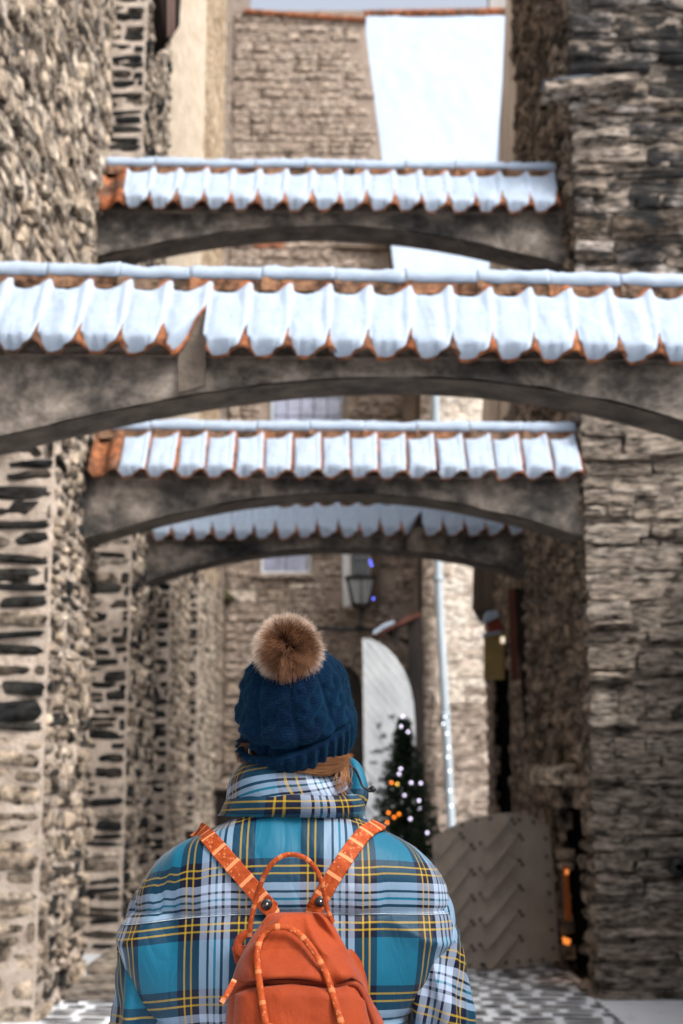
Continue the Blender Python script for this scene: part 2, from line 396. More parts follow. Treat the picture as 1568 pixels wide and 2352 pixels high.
# tall wall above: pale rubble with dark pits
t = thing('rubble_wall', 'tall pale rubble wall filling the upper left corner above the arches', 'wall', (XL - 0.5, 9, 4.35))
box('core', (XL - 1.0, -6, 4.35), (XL - 0.05, 11.4, 13), M['core'], t)
relief('mortar', (XL, 6.5, 4.35), (0, 1, 0), (1, 0, 0), 4.9, 6.5, M['mortar_course'], t, 0.06, 0.05)
ms = Masonry(t, 21); ms.face((XL, 6.8, 4.35), (0, 1, 0), (1, 0, 0), 4.6, 6.0, lambda u, v, r: M[r.choice(('stone_light', 'stone_light', 'stone_light', 'stone_mix'))], 'slab', (0.07, 0.2), (0.1, 0.38), 0.03, (0.005, 0.07), tilt=18); ms.finish()
box('corner_strip', (XL - 0.9, 11.4, 4.35), (XL - 0.02, 11.46, 13), M['mortar_mid'], t)
nb_ = left_pier('stone_buttress', 'nearest buttress at left edge, dark stones in thick pale mortar', 'buttress', 9.7, 11.4, 4.34,
          lambda ms, o, w, h: dark_front(ms, o, w, h, 1.9, (0.07, 0.19), (0.2, 0.7), 0.8), lambda ms, o, w, h: pale_side(ms, o, w, h), 31)
left_pier('stone_buttress', 'tall buttress behind the third arch with even rows of dark bricklike stones', 'buttress', 13.4, 15.3, 13.5,
          lambda ms, o, w, h: dark_front(ms, o, w, h, 0.0), lambda ms, o, w, h: pale_side(ms, o, w, h), 32)
left_pier('stone_buttress', 'pale buttress just past the fourth arch left end, short dark courses', 'buttress', 16.6, 18.6, 4.5,
          lambda ms, o, w, h: dark_front(ms, o, w, h), lambda ms, o, w, h: pale_side(ms, o, w, h, ('stone_light',) * 7 + ('stone_mix',)), 33)
left_pier('stone_buttress', 'farthest narrow pale buttress with ladder-like dark courses', 'buttress', 19.9, 22.4, 4.5,
          lambda ms, o, w, h: dark_front(ms, o, w, h), lambda ms, o, w, h: pale_side(ms, o, w, h, ('stone_light',) * 8 + ('stone_mix',)), 34)
t = thing('plastered_wall', 'smooth cream plastered upper wall between tall buttress and yellow brick pilaster', 'wall', (-2.5, 15.3, 4.52))
box('core', (-3.0, 15.32, 4.52), (XL - 0.03, 19.3, 16), M['core'], t)
relief('plaster', (XL, 15.3, 4.52), (0, 1, 0), (1, 0, 0), 4.0, 11.4, M['mortar_cream'], t, 0.09, 0.03)
t = thing('brick_pilaster', 'yellow brick pilaster high on the far left wall', 'pilaster', (-2.5, 19.3, 4.52))
box('core', (-3.0, 19.31, 4.52), (XL - 0.03, 22.8, 19), M['core'], t)
relief('mortar', (XL, 19.3, 4.52), (0, 1, 0), (1, 0, 0), 3.4, 14.4, M['mortar_cream'], t, 0.1, 0.005)
ms = Masonry(t, 35); ms.face((XL, 19.35, 4.52), (0, 1, 0), (1, 0, 0), 3.2, 12.4, M['brick_yellow'], 'slab', (0.16, 0.17), (0.5, 0.62), 0.03, (0.006, 0.02), tilt=0.4, name='brick', wave=0.0); ms.finish()
left_pier('stone_wall', 'grey-beige finely coursed wall at the far end of the left side', 'wall', 22.9, 28.5, 19.0,
          lambda ms, o, w, h: ms.face(o, (1, 0, 0), (0, -1, 0), w, h, M['stone_far'], 'slab', (0.16, 0.26), (0.35, 0.8), 0.025, (0.008, 0.025)),
          lambda ms, o, w, h: ms.face(o, (0, 1, 0), (1, 0, 0), w, h, M['stone_far'], 'slab', (0.16, 0.26), (0.4, 0.9), 0.025, (0.008, 0.025)), 36, side_mortar='mortar_mid', front_mortar='mortar_mid')
t = thing('niche_wall', 'dark set-back wall of the niches between the left buttresses', 'wall', (-3.1, 9, 0))
box('core', (-3.5, -6, 0), (-2.97, 30, 4.34), M['core'], t)
box('upper_core', (-3.5, 11.5, 4.36), (-3.02, 30, 18), M['core'], t)
relief('mortar', (-2.95, 4, 0), (0, 1, 0), (1, 0, 0), 25, 4.34, M['mortar_mid'], t, 0.15, 0.05, 4)
ms = Masonry(t, 37); ms.face((-2.95, 11.4, 0), (0, 1, 0), (1, 0, 0), 2.0, 4.3, M['stone_mix'], 'round', (0.12, 0.2), (0.2, 0.4), 0.03, (0.02, 0.05)); ms.finish()
# wooden box high on the left wall
t = thing('wooden_hoist_box', 'dark wooden box with pinkish plank side jutting from upper left wall', 'box', P(395, 60, 13.6))
c = P(400, 0, 13.6)
pv = [P(362, -60, 13.6), P(418, -60, 13.6), P(412, 60, 13.6), P(388, 96, 13.6), P(380, 85, 13.6)]
vv = [p + Vector((0, 0, 0)) for p in pv] + [p + Vector((-0.42, 0.7, 0)) for p in pv]; k = len(pv)
part('casing', vv, [tuple(range(k)), tuple(range(2 * k - 1, k - 1, -1))] + [(i, i + k, (i + 1) % k + k, (i + 1) % k) for i in range(k)], M['wood_dark'], t, False)
for a, b in ((383, 391), (392.5, 401)):
    pp = [P(a, -60, 13.56), P(b, -60, 13.56), P(b - 1, 86 if b < 392 else 70, 13.56), P(a + 2, 84 if b < 392 else 86, 13.56)]
    part('plank', pp + [p + Vector((0, 0.03, 0)) for p in pp], [(0, 1, 2, 3), (4, 7, 6, 5)] + [(i, i + 4, (i + 1) % 4 + 4, (i + 1) % 4) for i in range(4)], M['wood_pink'], t, False)
box('stone_step', (-1.98, 11.5, 0), (-1.55, 13.38, 0.14), M['stone_course'], None, 0.02)
tag(bpy.data.objects['stone_step'], 'low grey stone step at foot of the left buttress', 'step')
box('stone_step', (-1.98, 10.6, 0), (-1.45, 11.48, 0.07), M['stone_course'], None, 0.015)
tag(bpy.data.objects['stone_step.001'], 'lower stone slab in front of the left step', 'step')
t = thing('spout_bracket', 'mossy green stone spout on the far left wall', 'bracket', P(518, 1370, 24))
vv, ff = tube_data([P(498, 1362, 24.1), P(515, 1368, 24.0), P(534, 1376, 23.9)], [0.09, 0.11, 0.06], 8)
part('spout', vv, ff, rough_mat('mossy_stone', (0.03, 0.032, 0.015), (0.09, 0.085, 0.04), 8), t)

# ------------------------------------------------------------------ right side of the passage
t = thing('stone_pier', 'massive right pier of coursed limestone, sooty and broken at the top', 'pier', (2.5, 10.7, 0))
box('core', (XR + 0.06, 10.78, 0), (3.5, 11.2, 13), M['core'], t)
box('core', (XR + 0.5, 11.2, 0), (3.4, 13.9, 13), M['core'], t)
box('core', (2.9, -6, 0), (4.5, 10.76, 3.4), M['core'], t)  # unseen block beside the camera, kept low to let the sun in
DOOR = lambda u, v: 0.45 < u < 1.5 and v < 1.18 + 0.3 * math.sqrt(max(0, 1 - ((u - 0.975) / 0.525) ** 2))
relief('mortar', (XR, 10.7, 0), (1, 0, 0), (0, -1, 0), 1.6, 10.5, M['mortar_course'], t, 0.05, 0.04)
relief('mortar', (XR, 10.7, 0), (0, 1, 0), (-1, 0, 0), 3.2, 10.5, M['mortar_course'], t, 0.06, 0.05, hole=DOOR)
ms = Masonry(t, 41)
def rmat(u, v, r):
    if v > 4.6 and r.random() < 0.92: return M['stone_sooty']
    return M['stone_course']
ms.face((XR - 0.02, 10.7, 0), (1, 0, 0), (0, -1, 0), 1.5, 10.3, rmat, 'slab', (0.05, 0.23), (0.18, 0.85), 0.02, (0.11, 0), tilt=2.5, wave=0.03)
ms.face((XR, 10.72, 0), (0, 1, 0), (-1, 0, 0), 3.2, 10.3, M['stone_brown'], 'mix', (0.10, 0.2), (0.16, 0.4), 0.03, (0.015, 0.09), skip=lambda u, v: DOOR(u, v - 0.05) or DOOR(u, v), tilt=12)
ms.finish(420)
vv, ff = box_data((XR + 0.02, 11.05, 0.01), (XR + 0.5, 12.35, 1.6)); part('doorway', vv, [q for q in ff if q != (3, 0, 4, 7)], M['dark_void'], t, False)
me = bevel_mesh('ledge_slab', *box_data((-0.38, -0.16, -0.035), (0.38, 0.14, 0.035)), M['stone_course'], 0.015)
lw = Matrix.Translation(P(1352, 205, 10.66)) @ Matrix.Rotation(math.radians(-6), 4, 'Y')
obj('ledge_slab', me, t, lw)
V = []; nu_, nv_ = 14, 5
for j in range(nv_):
    for i in range(nu_):
        u, w_ = i / (nu_ - 1), j / (nv_ - 1)
        V.append(lw @ Vector((-0.39 + 0.5 * u, -0.17 + 0.2 * w_, 0.036 + 0.03 * math.sqrt(max(0, 1 - (2 * u - 1) ** 4)) * math.sqrt(max(0, 1 - (2 * w_ - 1) ** 4)))))
part('ledge_snow', V, grid_faces(nu_, nv_), M['snow'], t)
obj('jutting_stone', proto_mesh('slab', 2, M['stone_light']), t, Matrix.Translation(P(1285, 1778, 11.6)) @ Matrix.Diagonal((0.42, 0.5, 0.16, 1)) @ Matrix.Rotation(PI, 4, 'Z'))
t = thing('iron_ring_plate', 'dark round iron plate with pale boss low on the right pier', 'plate', P(1551, 2005, 10.6))
for nm, r0, dy, mt in (('plate', 0.065, 0.05, 'iron'), ('boss', 0.026, 0.02, 'zinc')):
    p0 = P(1556, 1990, 10.6); vv, ff = tube_data([p0 + Vector((0, dy, 0)), p0 + Vector((0, -dy - (0.03 if nm == 'boss' else 0), 0))], r0, 14); part(nm, vv, ff, M[mt], t)

# wall beyond the fourth arch, with tall arched doorway
t = thing('stone_wall', 'brown right-hand wall beyond the fourth arch with a tall dark doorway', 'wall', (2.2, 14, 0))
ADOOR = lambda u, v: 1.9 < u < 3.6 and v < 2.6 + 0.75 * math.sqrt(max(0, 1 - ((u - 2.75) / 0.85) ** 2))
box('core', (XR + 0.55, 13.92, 0), (4.5, 18.35, 5.6), M['core'], t)
box('end_face', (XR + 0.02, 18.2, 0), (XR + 0.56, 18.36, 5.6), M['stone_far'], t)
relief('mortar', (XR, 13.9, 0), (0, 1, 0), (-1, 0, 0), 4.4, 5.6, M['mortar_mid'], t, 0.09, 0.04, hole=ADOOR)
ms = Masonry(t, 42); ms.face((XR, 13.95, 0), (0, 1, 0), (-1, 0, 0), 4.35, 5.5, lambda u, v, r: M['stone_brown'] if r.random() < 0.6 else M['stone_far'], 'round', (0.13, 0.24), (0.25, 0.6), 0.03, (0.02, 0.06), skip=ADOOR, tilt=8); ms.finish()
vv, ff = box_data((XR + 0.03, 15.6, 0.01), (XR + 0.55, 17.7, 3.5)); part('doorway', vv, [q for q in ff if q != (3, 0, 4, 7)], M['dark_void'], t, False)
# dark open door leaf and red timber beside it
t = thing('timber_shutter', 'tall dark red timber shutter standing open on the right wall', 'shutter', (1.8, 14.1, 0))
a, b = P(1172, 1352, 14.6), P(1200, 1352, 14.6)
for nm, xa, xb, ya, yb, xs, mt, Y in (('leaf', 1180, 1213, 1350, 1870, 22, 'wood_dark', 14.3), ('red_board', 1166, 1183, 1352, 1560, 8, 'wood_red', 14.26)):
    q = [P(xa, ya, Y), P(xb, ya, Y), P(xb + xs, yb, Y), P(xa + xs + (16 if nm == 'leaf' else 0), yb, Y)]
    part(nm, q + [p + Vector((0.02, 0.09, 0)) for p in q], [(0, 1, 2, 3), (4, 7, 6, 5)] + [(i, i + 4, (i + 1) % 4 + 4, (i + 1) % 4) for i in range(4)], M[mt], t, False)

# boarded oriel leaning over the right wall
t = thing('boarded_oriel', 'tall grey-brown boarded oriel hanging over the right wall', 'oriel', P(1125, 1400, 17))
def edge_x(y): return interp([-150, 30, 385, 620, 950, 1300, 1400], [1172, 1160, 1145, 1125, 1107, 1087, 1084], y)
ys = [-150, 30, 385, 620, 950, 1300, 1400]
nb = 4
for kb in range(nb):
    V = []
    for y in ys:
        e = edge_x(y); w = interp([-150, 385, 950, 1400], [70, 74, 80, 84], y)
        x0, x1 = e + w * kb / nb, e + w * (kb + 1) / nb - 1.4
        Y = 17.0 + (0.012 if kb % 2 else 0)
        V += [P(x0, y, Y), P(x1, y, Y), P(x1, y, Y) + Vector((0, 0.03, 0)), P(x0, y, Y) + Vector((0, 0.03, 0))]
    F = grid_faces(4, len(ys), True) + [(0, 1, 2, 3), tuple(len(V) - 4 + i for i in (3, 2, 1, 0))]
    part('board', V, F, M['wood_board'], t, False)
V = []
for y in ys:
    e = edge_x(y); V += [P(e + 1, y, 17.04), P(e + 84, y, 17.04), P(e + 84, y, 17.04) + Vector((0.3, 1.6, 0)), P(e + 1, y, 17.04) + Vector((0.25, 1.6, 0))]
part('casing', V, grid_faces(4, len(ys), True) + [(0, 1, 2, 3), tuple(len(V) - 4 + i for i in (3, 2, 1, 0))], M['wood_dark'], t, False)
# ochre sign with red top and snow under the oriel
t = thing('hanging_sign', 'ochre signboard with red top and snow cap under the oriel', 'sign', P(1135, 1500, 16.6))
def slab_px(name, pts, Y, th, mat, parent, bev=0.0):
    q = [P(x, y, Y) for x, y in pts]; k = len(q)
    vv = q + [p + Vector((0, th, 0)) for p in q]
    ff = [tuple(range(k)), tuple(range(2 * k - 1, k - 1, -1))] + [(i, i + k, (i + 1) % k + k, (i + 1) % k) for i in range(k)]
    return obj(name, bevel_mesh(name, vv, ff, mat, bev), parent)
slab_px('board', [(1112, 1452), (1158, 1448), (1158, 1560), (1112, 1560)], 16.6, 0.08, M['sign_ochre'], t)
slab_px('red_top', [(1120, 1428), (1160, 1408), (1160, 1448), (1122, 1452)], 16.55, 0.2, plain_mat('red_sign_paint', (0.22, 0.035, 0.02), 0.6), t)
slab_px('snow_cap', [(1112, 1426), (1118, 1404), (1162, 1398), (1162, 1408), (1120, 1428)], 16.5, 0.3, M['snow'], t, 0.01)
slab_px('snow_ledge', [(1108, 1456), (1150, 1447), (1152, 1452), (1110, 1462)], 16.5, 0.1, M['snow'], t, 0.005)
slab_px('lamp_dot', [(1150, 1462), (1159, 1462), (1159, 1476), (1150, 1476)], 16.58, 0.02, plain_mat('lit_lamp', (0.8, 0.7, 0.55), 0.5, emit=(1, 0.85, 0.65), es=0.7), t)

# chevron door leaf standing open across the right side
t = thing('chevron_door', 'low brown door leaf with slanted battens and iron studs standing open', 'door', P(1150, 2228, 12.35))
YD = 12.3
outline = [(992, 1925), (1010, 1912), (1050, 1892), (1090, 1878), (1130, 1869), (1175, 1866), (1215, 1872), (1245, 1884), (1262, 1896), (1285, 2206), (1100, 2236), (1015, 2240)]
slab_px('leaf', outline, YD, 0.06, M['door_brown'], t)
def inside(x, y):
    c = False; k = len(outline)
    for i in range(k):
        x0, y0 = outline[i]; x1, y1 = outline[(i + 1) % k]
        if (y0 > y) != (y1 > y) and x < (x1 - x0) * (y - y0) / (y1 - y0) + x0: c = not c
    return c
stud_pts = []
def batten(x0, y0, x1, y1, wd):
    a, b = P(x0, y0, YD), P(x1, y1, YD); d = (b - a).normalized(); s = d.cross(Vector((0, 1, 0))).normalized()
    V = []
    for p in (a, b):
        for o, h in ((-wd, 0), (-wd * 0.85, -0.06), (-wd * 0.55, -0.062), (wd, -0.0)): V.append(p + s * o + Vector((0, h, 0)))
    part('batten', V, [(0, 1, 5, 4), (1, 2, 6, 5), (2, 3, 7, 6), (0, 3, 2, 1), (4, 5, 6, 7)], M['door_brown'], t, False)
for (xl, xr, ya, dy, s0) in ((1110, 1180, 1950, 58, 80), (1000, 1070, 2020, 58, 66)):
    for k in range(-2, 7):
        y1 = ya - 40 + k * dy - (10 if xl > 1100 else 0); x_b, y_b, x_t, y_t = xl, y1 + 42, xr, y1 - 44
        n_ = 16; good = [(lerp(x_b, x_t, q / n_), lerp(y_b, y_t, q / n_)) for q in range(n_ + 1)]
        good = [g for g in good if inside(g[0] - 6, g[1] - 9) and inside(g[0] + 6, g[1] + 9)]
        if len(good) > 4:
            batten(*good[0], *good[-1], 0.042); stud_pts += [(good[0][0] - 7, good[0][1] - 6), (good[-1][0] + 13, good[-1][1] + 4), (good[-1][0] + 19, good[-1][1] + 13)]
for k in range(7): stud_pts.append((1252 - k * 0 + k * 3, 1925 + k * 42))
for k in range(6): stud_pts.append((1060 + 33 * k, 1888 - 9 * math.sin(k / 5 * PI) + (6 if k == 0 else 0)))
for k in range(8): stud_pts.append((1050 + 28 * k, 2218 - 2 * k))
sv, sf = tube_data([(0, 0.01, 0), (0, -0.012, 0), (0, -0.02, 0)], [0.014, 0.014, 0.007], 8); smesh = mesh('stud', sv, sf, M['door_stud'])
for x, y in stud_pts:
    if inside(x, y) and inside(x + 4, y) and inside(x - 4, y): obj('stud', smesh, t, Matrix.Translation(P(x, y, YD)))
# warm lamp glow in the low doorway
t = thing('doorway_lamp', 'warm lamp beside a wood strip coloured lamplit orange inside the low doorway', 'lamp', P(1302, 2100, 11.75))
GLOW = plain_mat('warm_lamp_glass', (0.8, 0.35, 0.1), 0.4, emit=(1.0, 0.28, 0.05), es=0.5)
slab_px('lit_strip', [(1293, 1985), (1304, 1990), (1312, 2118), (1298, 2122)], 11.9, 0.03, rough_mat('orange_lit_wood', (0.25, 0.07, 0.02), (0.4, 0.12, 0.03), 5), t)  # orange lamplight put into the wood colour
slab_px('bulb', [(1298, 1996), (1306, 1996), (1306, 2008), (1298, 2008)], 11.88, 0.02, GLOW, t, 0.005)
slab_px('socket', [(1286, 2118), (1318, 2116), (1320, 2142), (1288, 2146)], 11.85, 0.05, M['iron'], t)
slab_px('lower_bulb', [(1292, 2150), (1312, 2158), (1306, 2172), (1293, 2166)], 11.85, 0.03, GLOW, t, 0.01)
ld = bpy.data.lights.new('lamp_light', 'POINT'); ld.energy = 0.35; ld.color = (1.0, 0.45, 0.15); ld.shadow_soft_size = 0.05
lo = bpy.data.objects.new('lamp_light', ld); link(lo, t, Matrix.Translation(P(1296, 2158, 11.7)))

# ------------------------------------------------------------------ far house with the snow roof, drainpipe
t = thing('far_house', 'whitewashed far house under a steep snow-covered roof', 'house', (1.9, 22.3, 0))
YH = 22.3
xh0, xh1 = P(972, 1500, YH).x, 4.2
box('core', (xh0 + 0.02, YH + 0.08, 0), (xh1, 29, 8.3), M['core'], t)
relief('mortar', (xh0, YH, 0), (1, 0, 0), (0, -1, 0), xh1 - xh0, 8.3, M['mortar_light'], t, 0.12, 0.03)
ms = Masonry(t, 51)
ms.face((xh0 + 0.16, YH, 0), (1, 0, 0), (0, -1, 0), 1.9, 8.3, lambda u, v, r: M['stone_white'] if v > 2.9 + r.uniform(-0.5, 0.5) else M['stone_far'], 'slab', (0.14, 0.28), (0.3, 0.7), 0.02, (0.008, 0.03), tilt=2)
ms.face((xh0 - 0.02, YH - 0.02, 0), (1, 0, 0), (0, -1, 0), 0.24, 8.3, lambda u, v, r: M['stone_far'], 'slab', (0.22, 0.36), (0.24, 0.25), 0.02, (0.03, 0.06), tilt=1, name='quoin')
ms.finish()
rp = [P(835, 36, 27.5), P(1164, 30, 27.5), P(1110, 790, 22.0), P(925, 790, 22.0)]
def roofpt(u, w, off=0):
    a = rp[0].lerp(rp[1], u); b = rp[3].lerp(rp[2], u); p = a.lerp(b, w)
    n = (rp[1] - rp[0]).cross(rp[3] - rp[0]).normalized(); n = n if n.z > 0 else -n
    return p + n * off
nu_, nv_ = 60, 60; V = []
for j in range(nv_):
    for i in range(nu_):
        u, w = i / (nu_ - 1), j / (nv_ - 1); p = roofpt(u, w)
        V.append(roofpt(u, w, 0.04 * noise.noise(p * 0.9) + 0.02 * noise.noise(p * 4)))
part('snow_cover', V, grid_faces(nu_, nv_), M['snow'], t)
V = [roofpt(u, w, o) for o in (-0.06, -0.25) for u, w in ((-0.01, -0.005), (1.01, -0.005), (1.01, 1.01), (-0.01, 1.01))]
part('roof_deck', V, [(0, 1, 2, 3), (7, 6, 5, 4), (0, 4, 5, 1), (1, 5, 6, 2), (2, 6, 7, 3), (3, 7, 4, 0)], M['wood_dark'], t, False)
nr = 22; rm = None
for k in range(nr):
    a, b = roofpt(k / nr, 0, 0.02), roofpt((k + 1) / nr, 0, 0.02); d = b - a
    vv, ff = tube_data([a - d * 0.05, a + d * 0.5, b + d * 0.08], [0.10, 0.09, 0.115], 8)
    part('ridge_tile', vv, ff, M['tile'], t)
ob = slab_px('roof_vent', [(895, 300), (904, 300), (904, 312), (895, 312)], 25.3, 0.3, M['iron'], t)
t = thing('chimney', 'pale grey chimney stub above the snow roof ridge', 'chimney', P(1140, 22, 28.5))
slab_px('stack', [(1124, -60), (1162, -60), (1162, 60), (1124, 60)], 28.5, 0.5, rough_mat('grey_render', (0.28, 0.27, 0.26), (0.4, 0.39, 0.38), 5), t)
slab_px('chimney_cap', [(1121, -66), (1165, -66), (1165, -60), (1121, -60)], 28.4, 0.7, M['stone_far'], t)
t = thing('drainpipe', 'pale blue zinc drainpipe wound with fairy lights near its foot', 'pipe', P(1038, 1900, 21.9))
path = [P(998, 700, 22.0), P(1000, 1000, 22.0), P(1007, 1350, 22.0), P(1018, 1560, 22.0), P(1029, 1760, 22.0), P(1038, 1950, 22.0)]
vv, ff = tube_data(catmull(path, 4), 0.066, 12); part('pipe', vv, ff, M['zinc'], t)
for y in (1010, 1330, 1640):
    i0 = interp([700, 1000, 1350, 1560, 1760, 1950], [998, 1000, 1007, 1018, 1029, 1038], y)
    vv, ff = tube_data([P(i0, y - 5, 22.0), P(i0, y + 5, 22.0)], 0.08, 12); part('bracket', vv, ff, M['zinc'], t)
LED_W = plain_mat('white_fairy_light', (0.8, 0.8, 0.85), 0.4, emit=(0.8, 0.88, 1.0), es=4.0)
LED_L = plain_mat('lilac_fairy_light', (0.8, 0.7, 0.9), 0.4, emit=(0.85, 0.75, 1.0), es=2.8)
LED_O = plain_mat('orange_fairy_light', (0.9, 0.5, 0.2), 0.4, emit=(1.0, 0.22, 0.01), es=3)
LED_Y = plain_mat('yellow_fairy_light', (0.9, 0.8, 0.4), 0.4, emit=(1.0, 0.55, 0.08), es=2.4)
LED_B = plain_mat('blue_fairy_light', (0.3, 0.3, 0.9), 0.4, emit=(0.12, 0.16, 1.0), es=6)
def uvsphere(r, n=8, m=6):
    V = [(0, 0, r)] + [(r * math.sin(PI * j / m) * math.cos(2 * PI * i / n), r * math.sin(PI * j / m) * math.sin(2 * PI * i / n), r * math.cos(PI * j / m)) for j in range(1, m) for i in range(n)] + [(0, 0, -r)]
    F = [(0, 1 + i, 1 + (i + 1) % n) for i in range(n)] + [tuple(1 + q for q in f) for f in grid_faces(n, m - 1, True)]
    L = len(V) - 1; F += [(L, L - n + (i + 1) % n, L - n + i) for i in range(n)]
    return V, F
bulb = {k: mesh('fairy_light', *uvsphere(0.013), m_) for k, m_ in (('W', LED_W), ('L', LED_L), ('O', LED_O), ('Y', LED_Y), ('B', LED_B))}
for x, y in ((1022, 1645), (1018, 1662), (1026, 1684), (1030, 1716), (1028, 1738), (1032, 1770), (1033, 1815), (1036, 1850), (1040, 1898)):
    obj('fairy_light', bulb['W'], t, Matrix.Translation(P(x, y, 21.85)))

# ------------------------------------------------------------------ far facade with the gable wall
YG = 24.0
t = thing('gable_facade', 'tall far gable wall of brown limestone closing the passage', 'building', P(770, 1930, YG))
xg0 = P(560, 1200, YG).x - 0.3
zt = P(700, 24, YG).z
def right_edge(z):
    ys_ = [35, 385, 600, 800, 980, 2000]; xs_ = [835, 880, 908, 935, 968, 972]
    zz = [P(x, y, YG).z for x, y in zip(xs_, ys_)]; xx = [P(x, y, YG).x for x, y in zip(xs_, ys_)]
    return float(np.interp(z, zz[::-1], xx[::-1]))
ARCH_C, ARCH_W, ARCH_Z = P(770, 1700, YG).x, 0.47, P(770, 1585, YG).z
hole_g = lambda x, z: abs(x - ARCH_C) < ARCH_W and z < ARCH_Z + math.sqrt(max(0, ARCH_W ** 2 - (x - ARCH_C) ** 2))
W3 = (P(806, 1300, YG).x, P(852, 1300, YG).x, P(830, 1392, YG).z, P(830, 1180, YG).z)
W1 = (P(620, 950, YG).x, P(790, 950, YG).x, P(700, 1000, YG).z, P(700, 820, YG).z)
W2 = (P(596, 1300, YG).x, P(716, 1300, YG).x, P(650, 1318, YG).z, P(650, 1215, YG).z)
def in_rect(x, z, r): return r[0] < x < r[1] and r[2] < z < r[3]
def hole_all(x, z): return hole_g(x, z) or in_rect(x, z, W3) or in_rect(x, z, W1) or in_rect(x, z, W2)
nv_, nu_ = 150, 46; V = []; F = []
for j in range(nv_):
    z = zt * j / (nv_ - 1); xr = right_edge(z)
    for i in range(nu_):
        x = lerp(xg0, xr, i / (nu_ - 1)); V.append((x, YG + 0.02 * noise.noise(Vector((x * 4, 0, z * 4))), z))
for q in grid_faces(nu_, nv_):
    c = sum((Vector(V[i]) for i in q), Vector()) / 4
    if not hole_all(c.x, c.z): F.append(q)
part('mortar', V, F, rough_mat('facade_mortar', (0.21, 0.165, 0.135), (0.34, 0.28, 0.235), 3, 0.6), t)
ms = Masonry(t, 61)
def gmat(u, v, r):
    if 9.3 < v < 12.2 and u < 1.6 and r.random() < 0.22: return M['brick_red']
    if v < 5.5 and r.random() < 0.10: return M['stone_mix']
    return M['stone_far']
def gskip(u, v):
    x = xg0 + u
    return x > right_edge(v) - 0.16 or any(hole_all(x + dx, v + dz) for dx in (-0.16, 0, 0.16) for dz in (-0.07, 0.07))
ms.face((xg0, YG, 0), (1, 0, 0), (0, -1, 0), 4.0, zt - 0.05, gmat, 'slab', (0.13, 0.24), (0.24, 0.62), 0.03, (0.012, 0.05), skip=gskip, tilt=2.5)
ms.finish()
V = []                                               # body of the building behind the face
for z in [zt * k / 12 for k in range(13)]:
    xr = right_edge(z) - 0.02; V += [(xg0, YG + 0.5, z), (xr, YG + 0.5, z), (xr, YG + 0.75, z), (xg0, YG + 0.75, z)]
part('core', V, grid_faces(4, 13, True) + [(48, 49, 50, 51)], M['core'], t, False)
V = []
for z in [zt * k / 24 for k in range(25)]:
    xr = right_edge(z); V += [(xr, YG, z), (xr - 0.01, YG + 0.6, z)]
part('side_face', V, grid_faces(2, 25), M['stone_far'], t, False)
a, b = P(560, 22, YG - 0.1), P(842, 40, YG - 0.1); ncp = 12
for k in range(ncp):
    p, q = a.lerp(b, k / ncp), a.lerp(b, (k + 1) / ncp - 0.004); w_ = Vector((0, 0.55, 0.0)); up_ = Vector((0, 0.25, 0.17))
    part('coping_tile', [p, q, q + up_, p + up_, p - Vector((0, 0, .05)), q - Vector((0, 0, .05)), q + w_ - Vector((0, 0, .05)), p + w_ - Vector((0, 0, .05)), q + w_, p + w_],
         [(0, 1, 2, 3), (0, 4, 5, 1), (3, 2, 8, 9), (4, 7, 6, 5), (1, 5, 6, 8, 2), (0, 3, 9, 7, 4), (9, 8, 6, 7)], M['tile'], t, False)
slab_px('ledge', [(770, 556), (904, 562), (904, 572), (770, 566)], YG - 0.12, 0.2, M['wood_board'], t)
slab_px('ledge_snow', [(772, 551), (902, 556), (902, 561), (772, 555)], YG - 0.13, 0.2, M['snow'], t)
# windows of the facade
def window(rect, cols, rows, pane_mat, frame_mat, fw=0.06, dep=0.12, sill=True, name='window'):
    x0, x1, z0, z1 = rect
    w = bpy.data.objects.new(name, None); link(w, t, Matrix.Translation(Vector((x0, YG, z0))))
    for lo_, hi_ in (((x0, z0), (x0 + fw, z1)), ((x1 - fw, z0), (x1, z1)), ((x0 + fw, z0), (x1 - fw, z0 + fw)), ((x0 + fw, z1 - fw), (x1 - fw, z1))):
        box('frame', (lo_[0], YG + dep - 0.06, lo_[1]), (hi_[0], YG + dep + 0.02, hi_[1]), frame_mat, w)
    for sx in (x0 - 0.012, x1):
        box('jamb', (sx, YG - 0.015, z0), (sx + 0.012, YG + 0.45, z1), M['mortar_mid'], w)
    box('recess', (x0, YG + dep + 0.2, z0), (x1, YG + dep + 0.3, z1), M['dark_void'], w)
    cw, ch = (x1 - x0 - 2 * fw) / cols, (z1 - z0 - 2 * fw) / rows
    for i in range(cols):
        for j in range(rows):
            g = 0.008
            box('pane', (x0 + fw + i * cw + g, YG + dep, z0 + fw + j * ch + g), (x0 + fw + (i + 1) * cw - g, YG + dep + 0.01, z0 + fw + (j + 1) * ch - g), pane_mat, w)
    if sill: box('sill', (x0 - 0.08, YG - 0.1, z0 - 0.07), (x1 + 0.08, YG + dep, z0 - 0.003), M['stone_far'], w, 0.01)
    return w
window(W1, 5, 4, M['pane_pale'], M['zinc'])
window(W2, 2, 2, M['pane_pale'], M['paint_white'])
w3 = window(W3, 1, 2, M['pane_dark'], M['paint_white'], 0.035)
slab_px('shutter', [(784, 1200), (803, 1200), (806, 1395), (788, 1395)], YG - 0.09, 0.05, M['paint_white'], w3)
slab_px('shutter', [(855, 1200), (872, 1200), (872, 1395), (856, 1395)], YG - 0.09, 0.05, M['wood_board'], w3)
lt = thing('window_fairy_lights', 'string of blue fairy lights hanging in the far window above the lantern', 'lights', P(853, 1374, YG))
for x, y in ((850, 1288), (853, 1297), (855, 1330), (857, 1374)): obj('fairy_light', bulb['B'], lt, Matrix.Translation(P(x, y, YG - 0.75)))
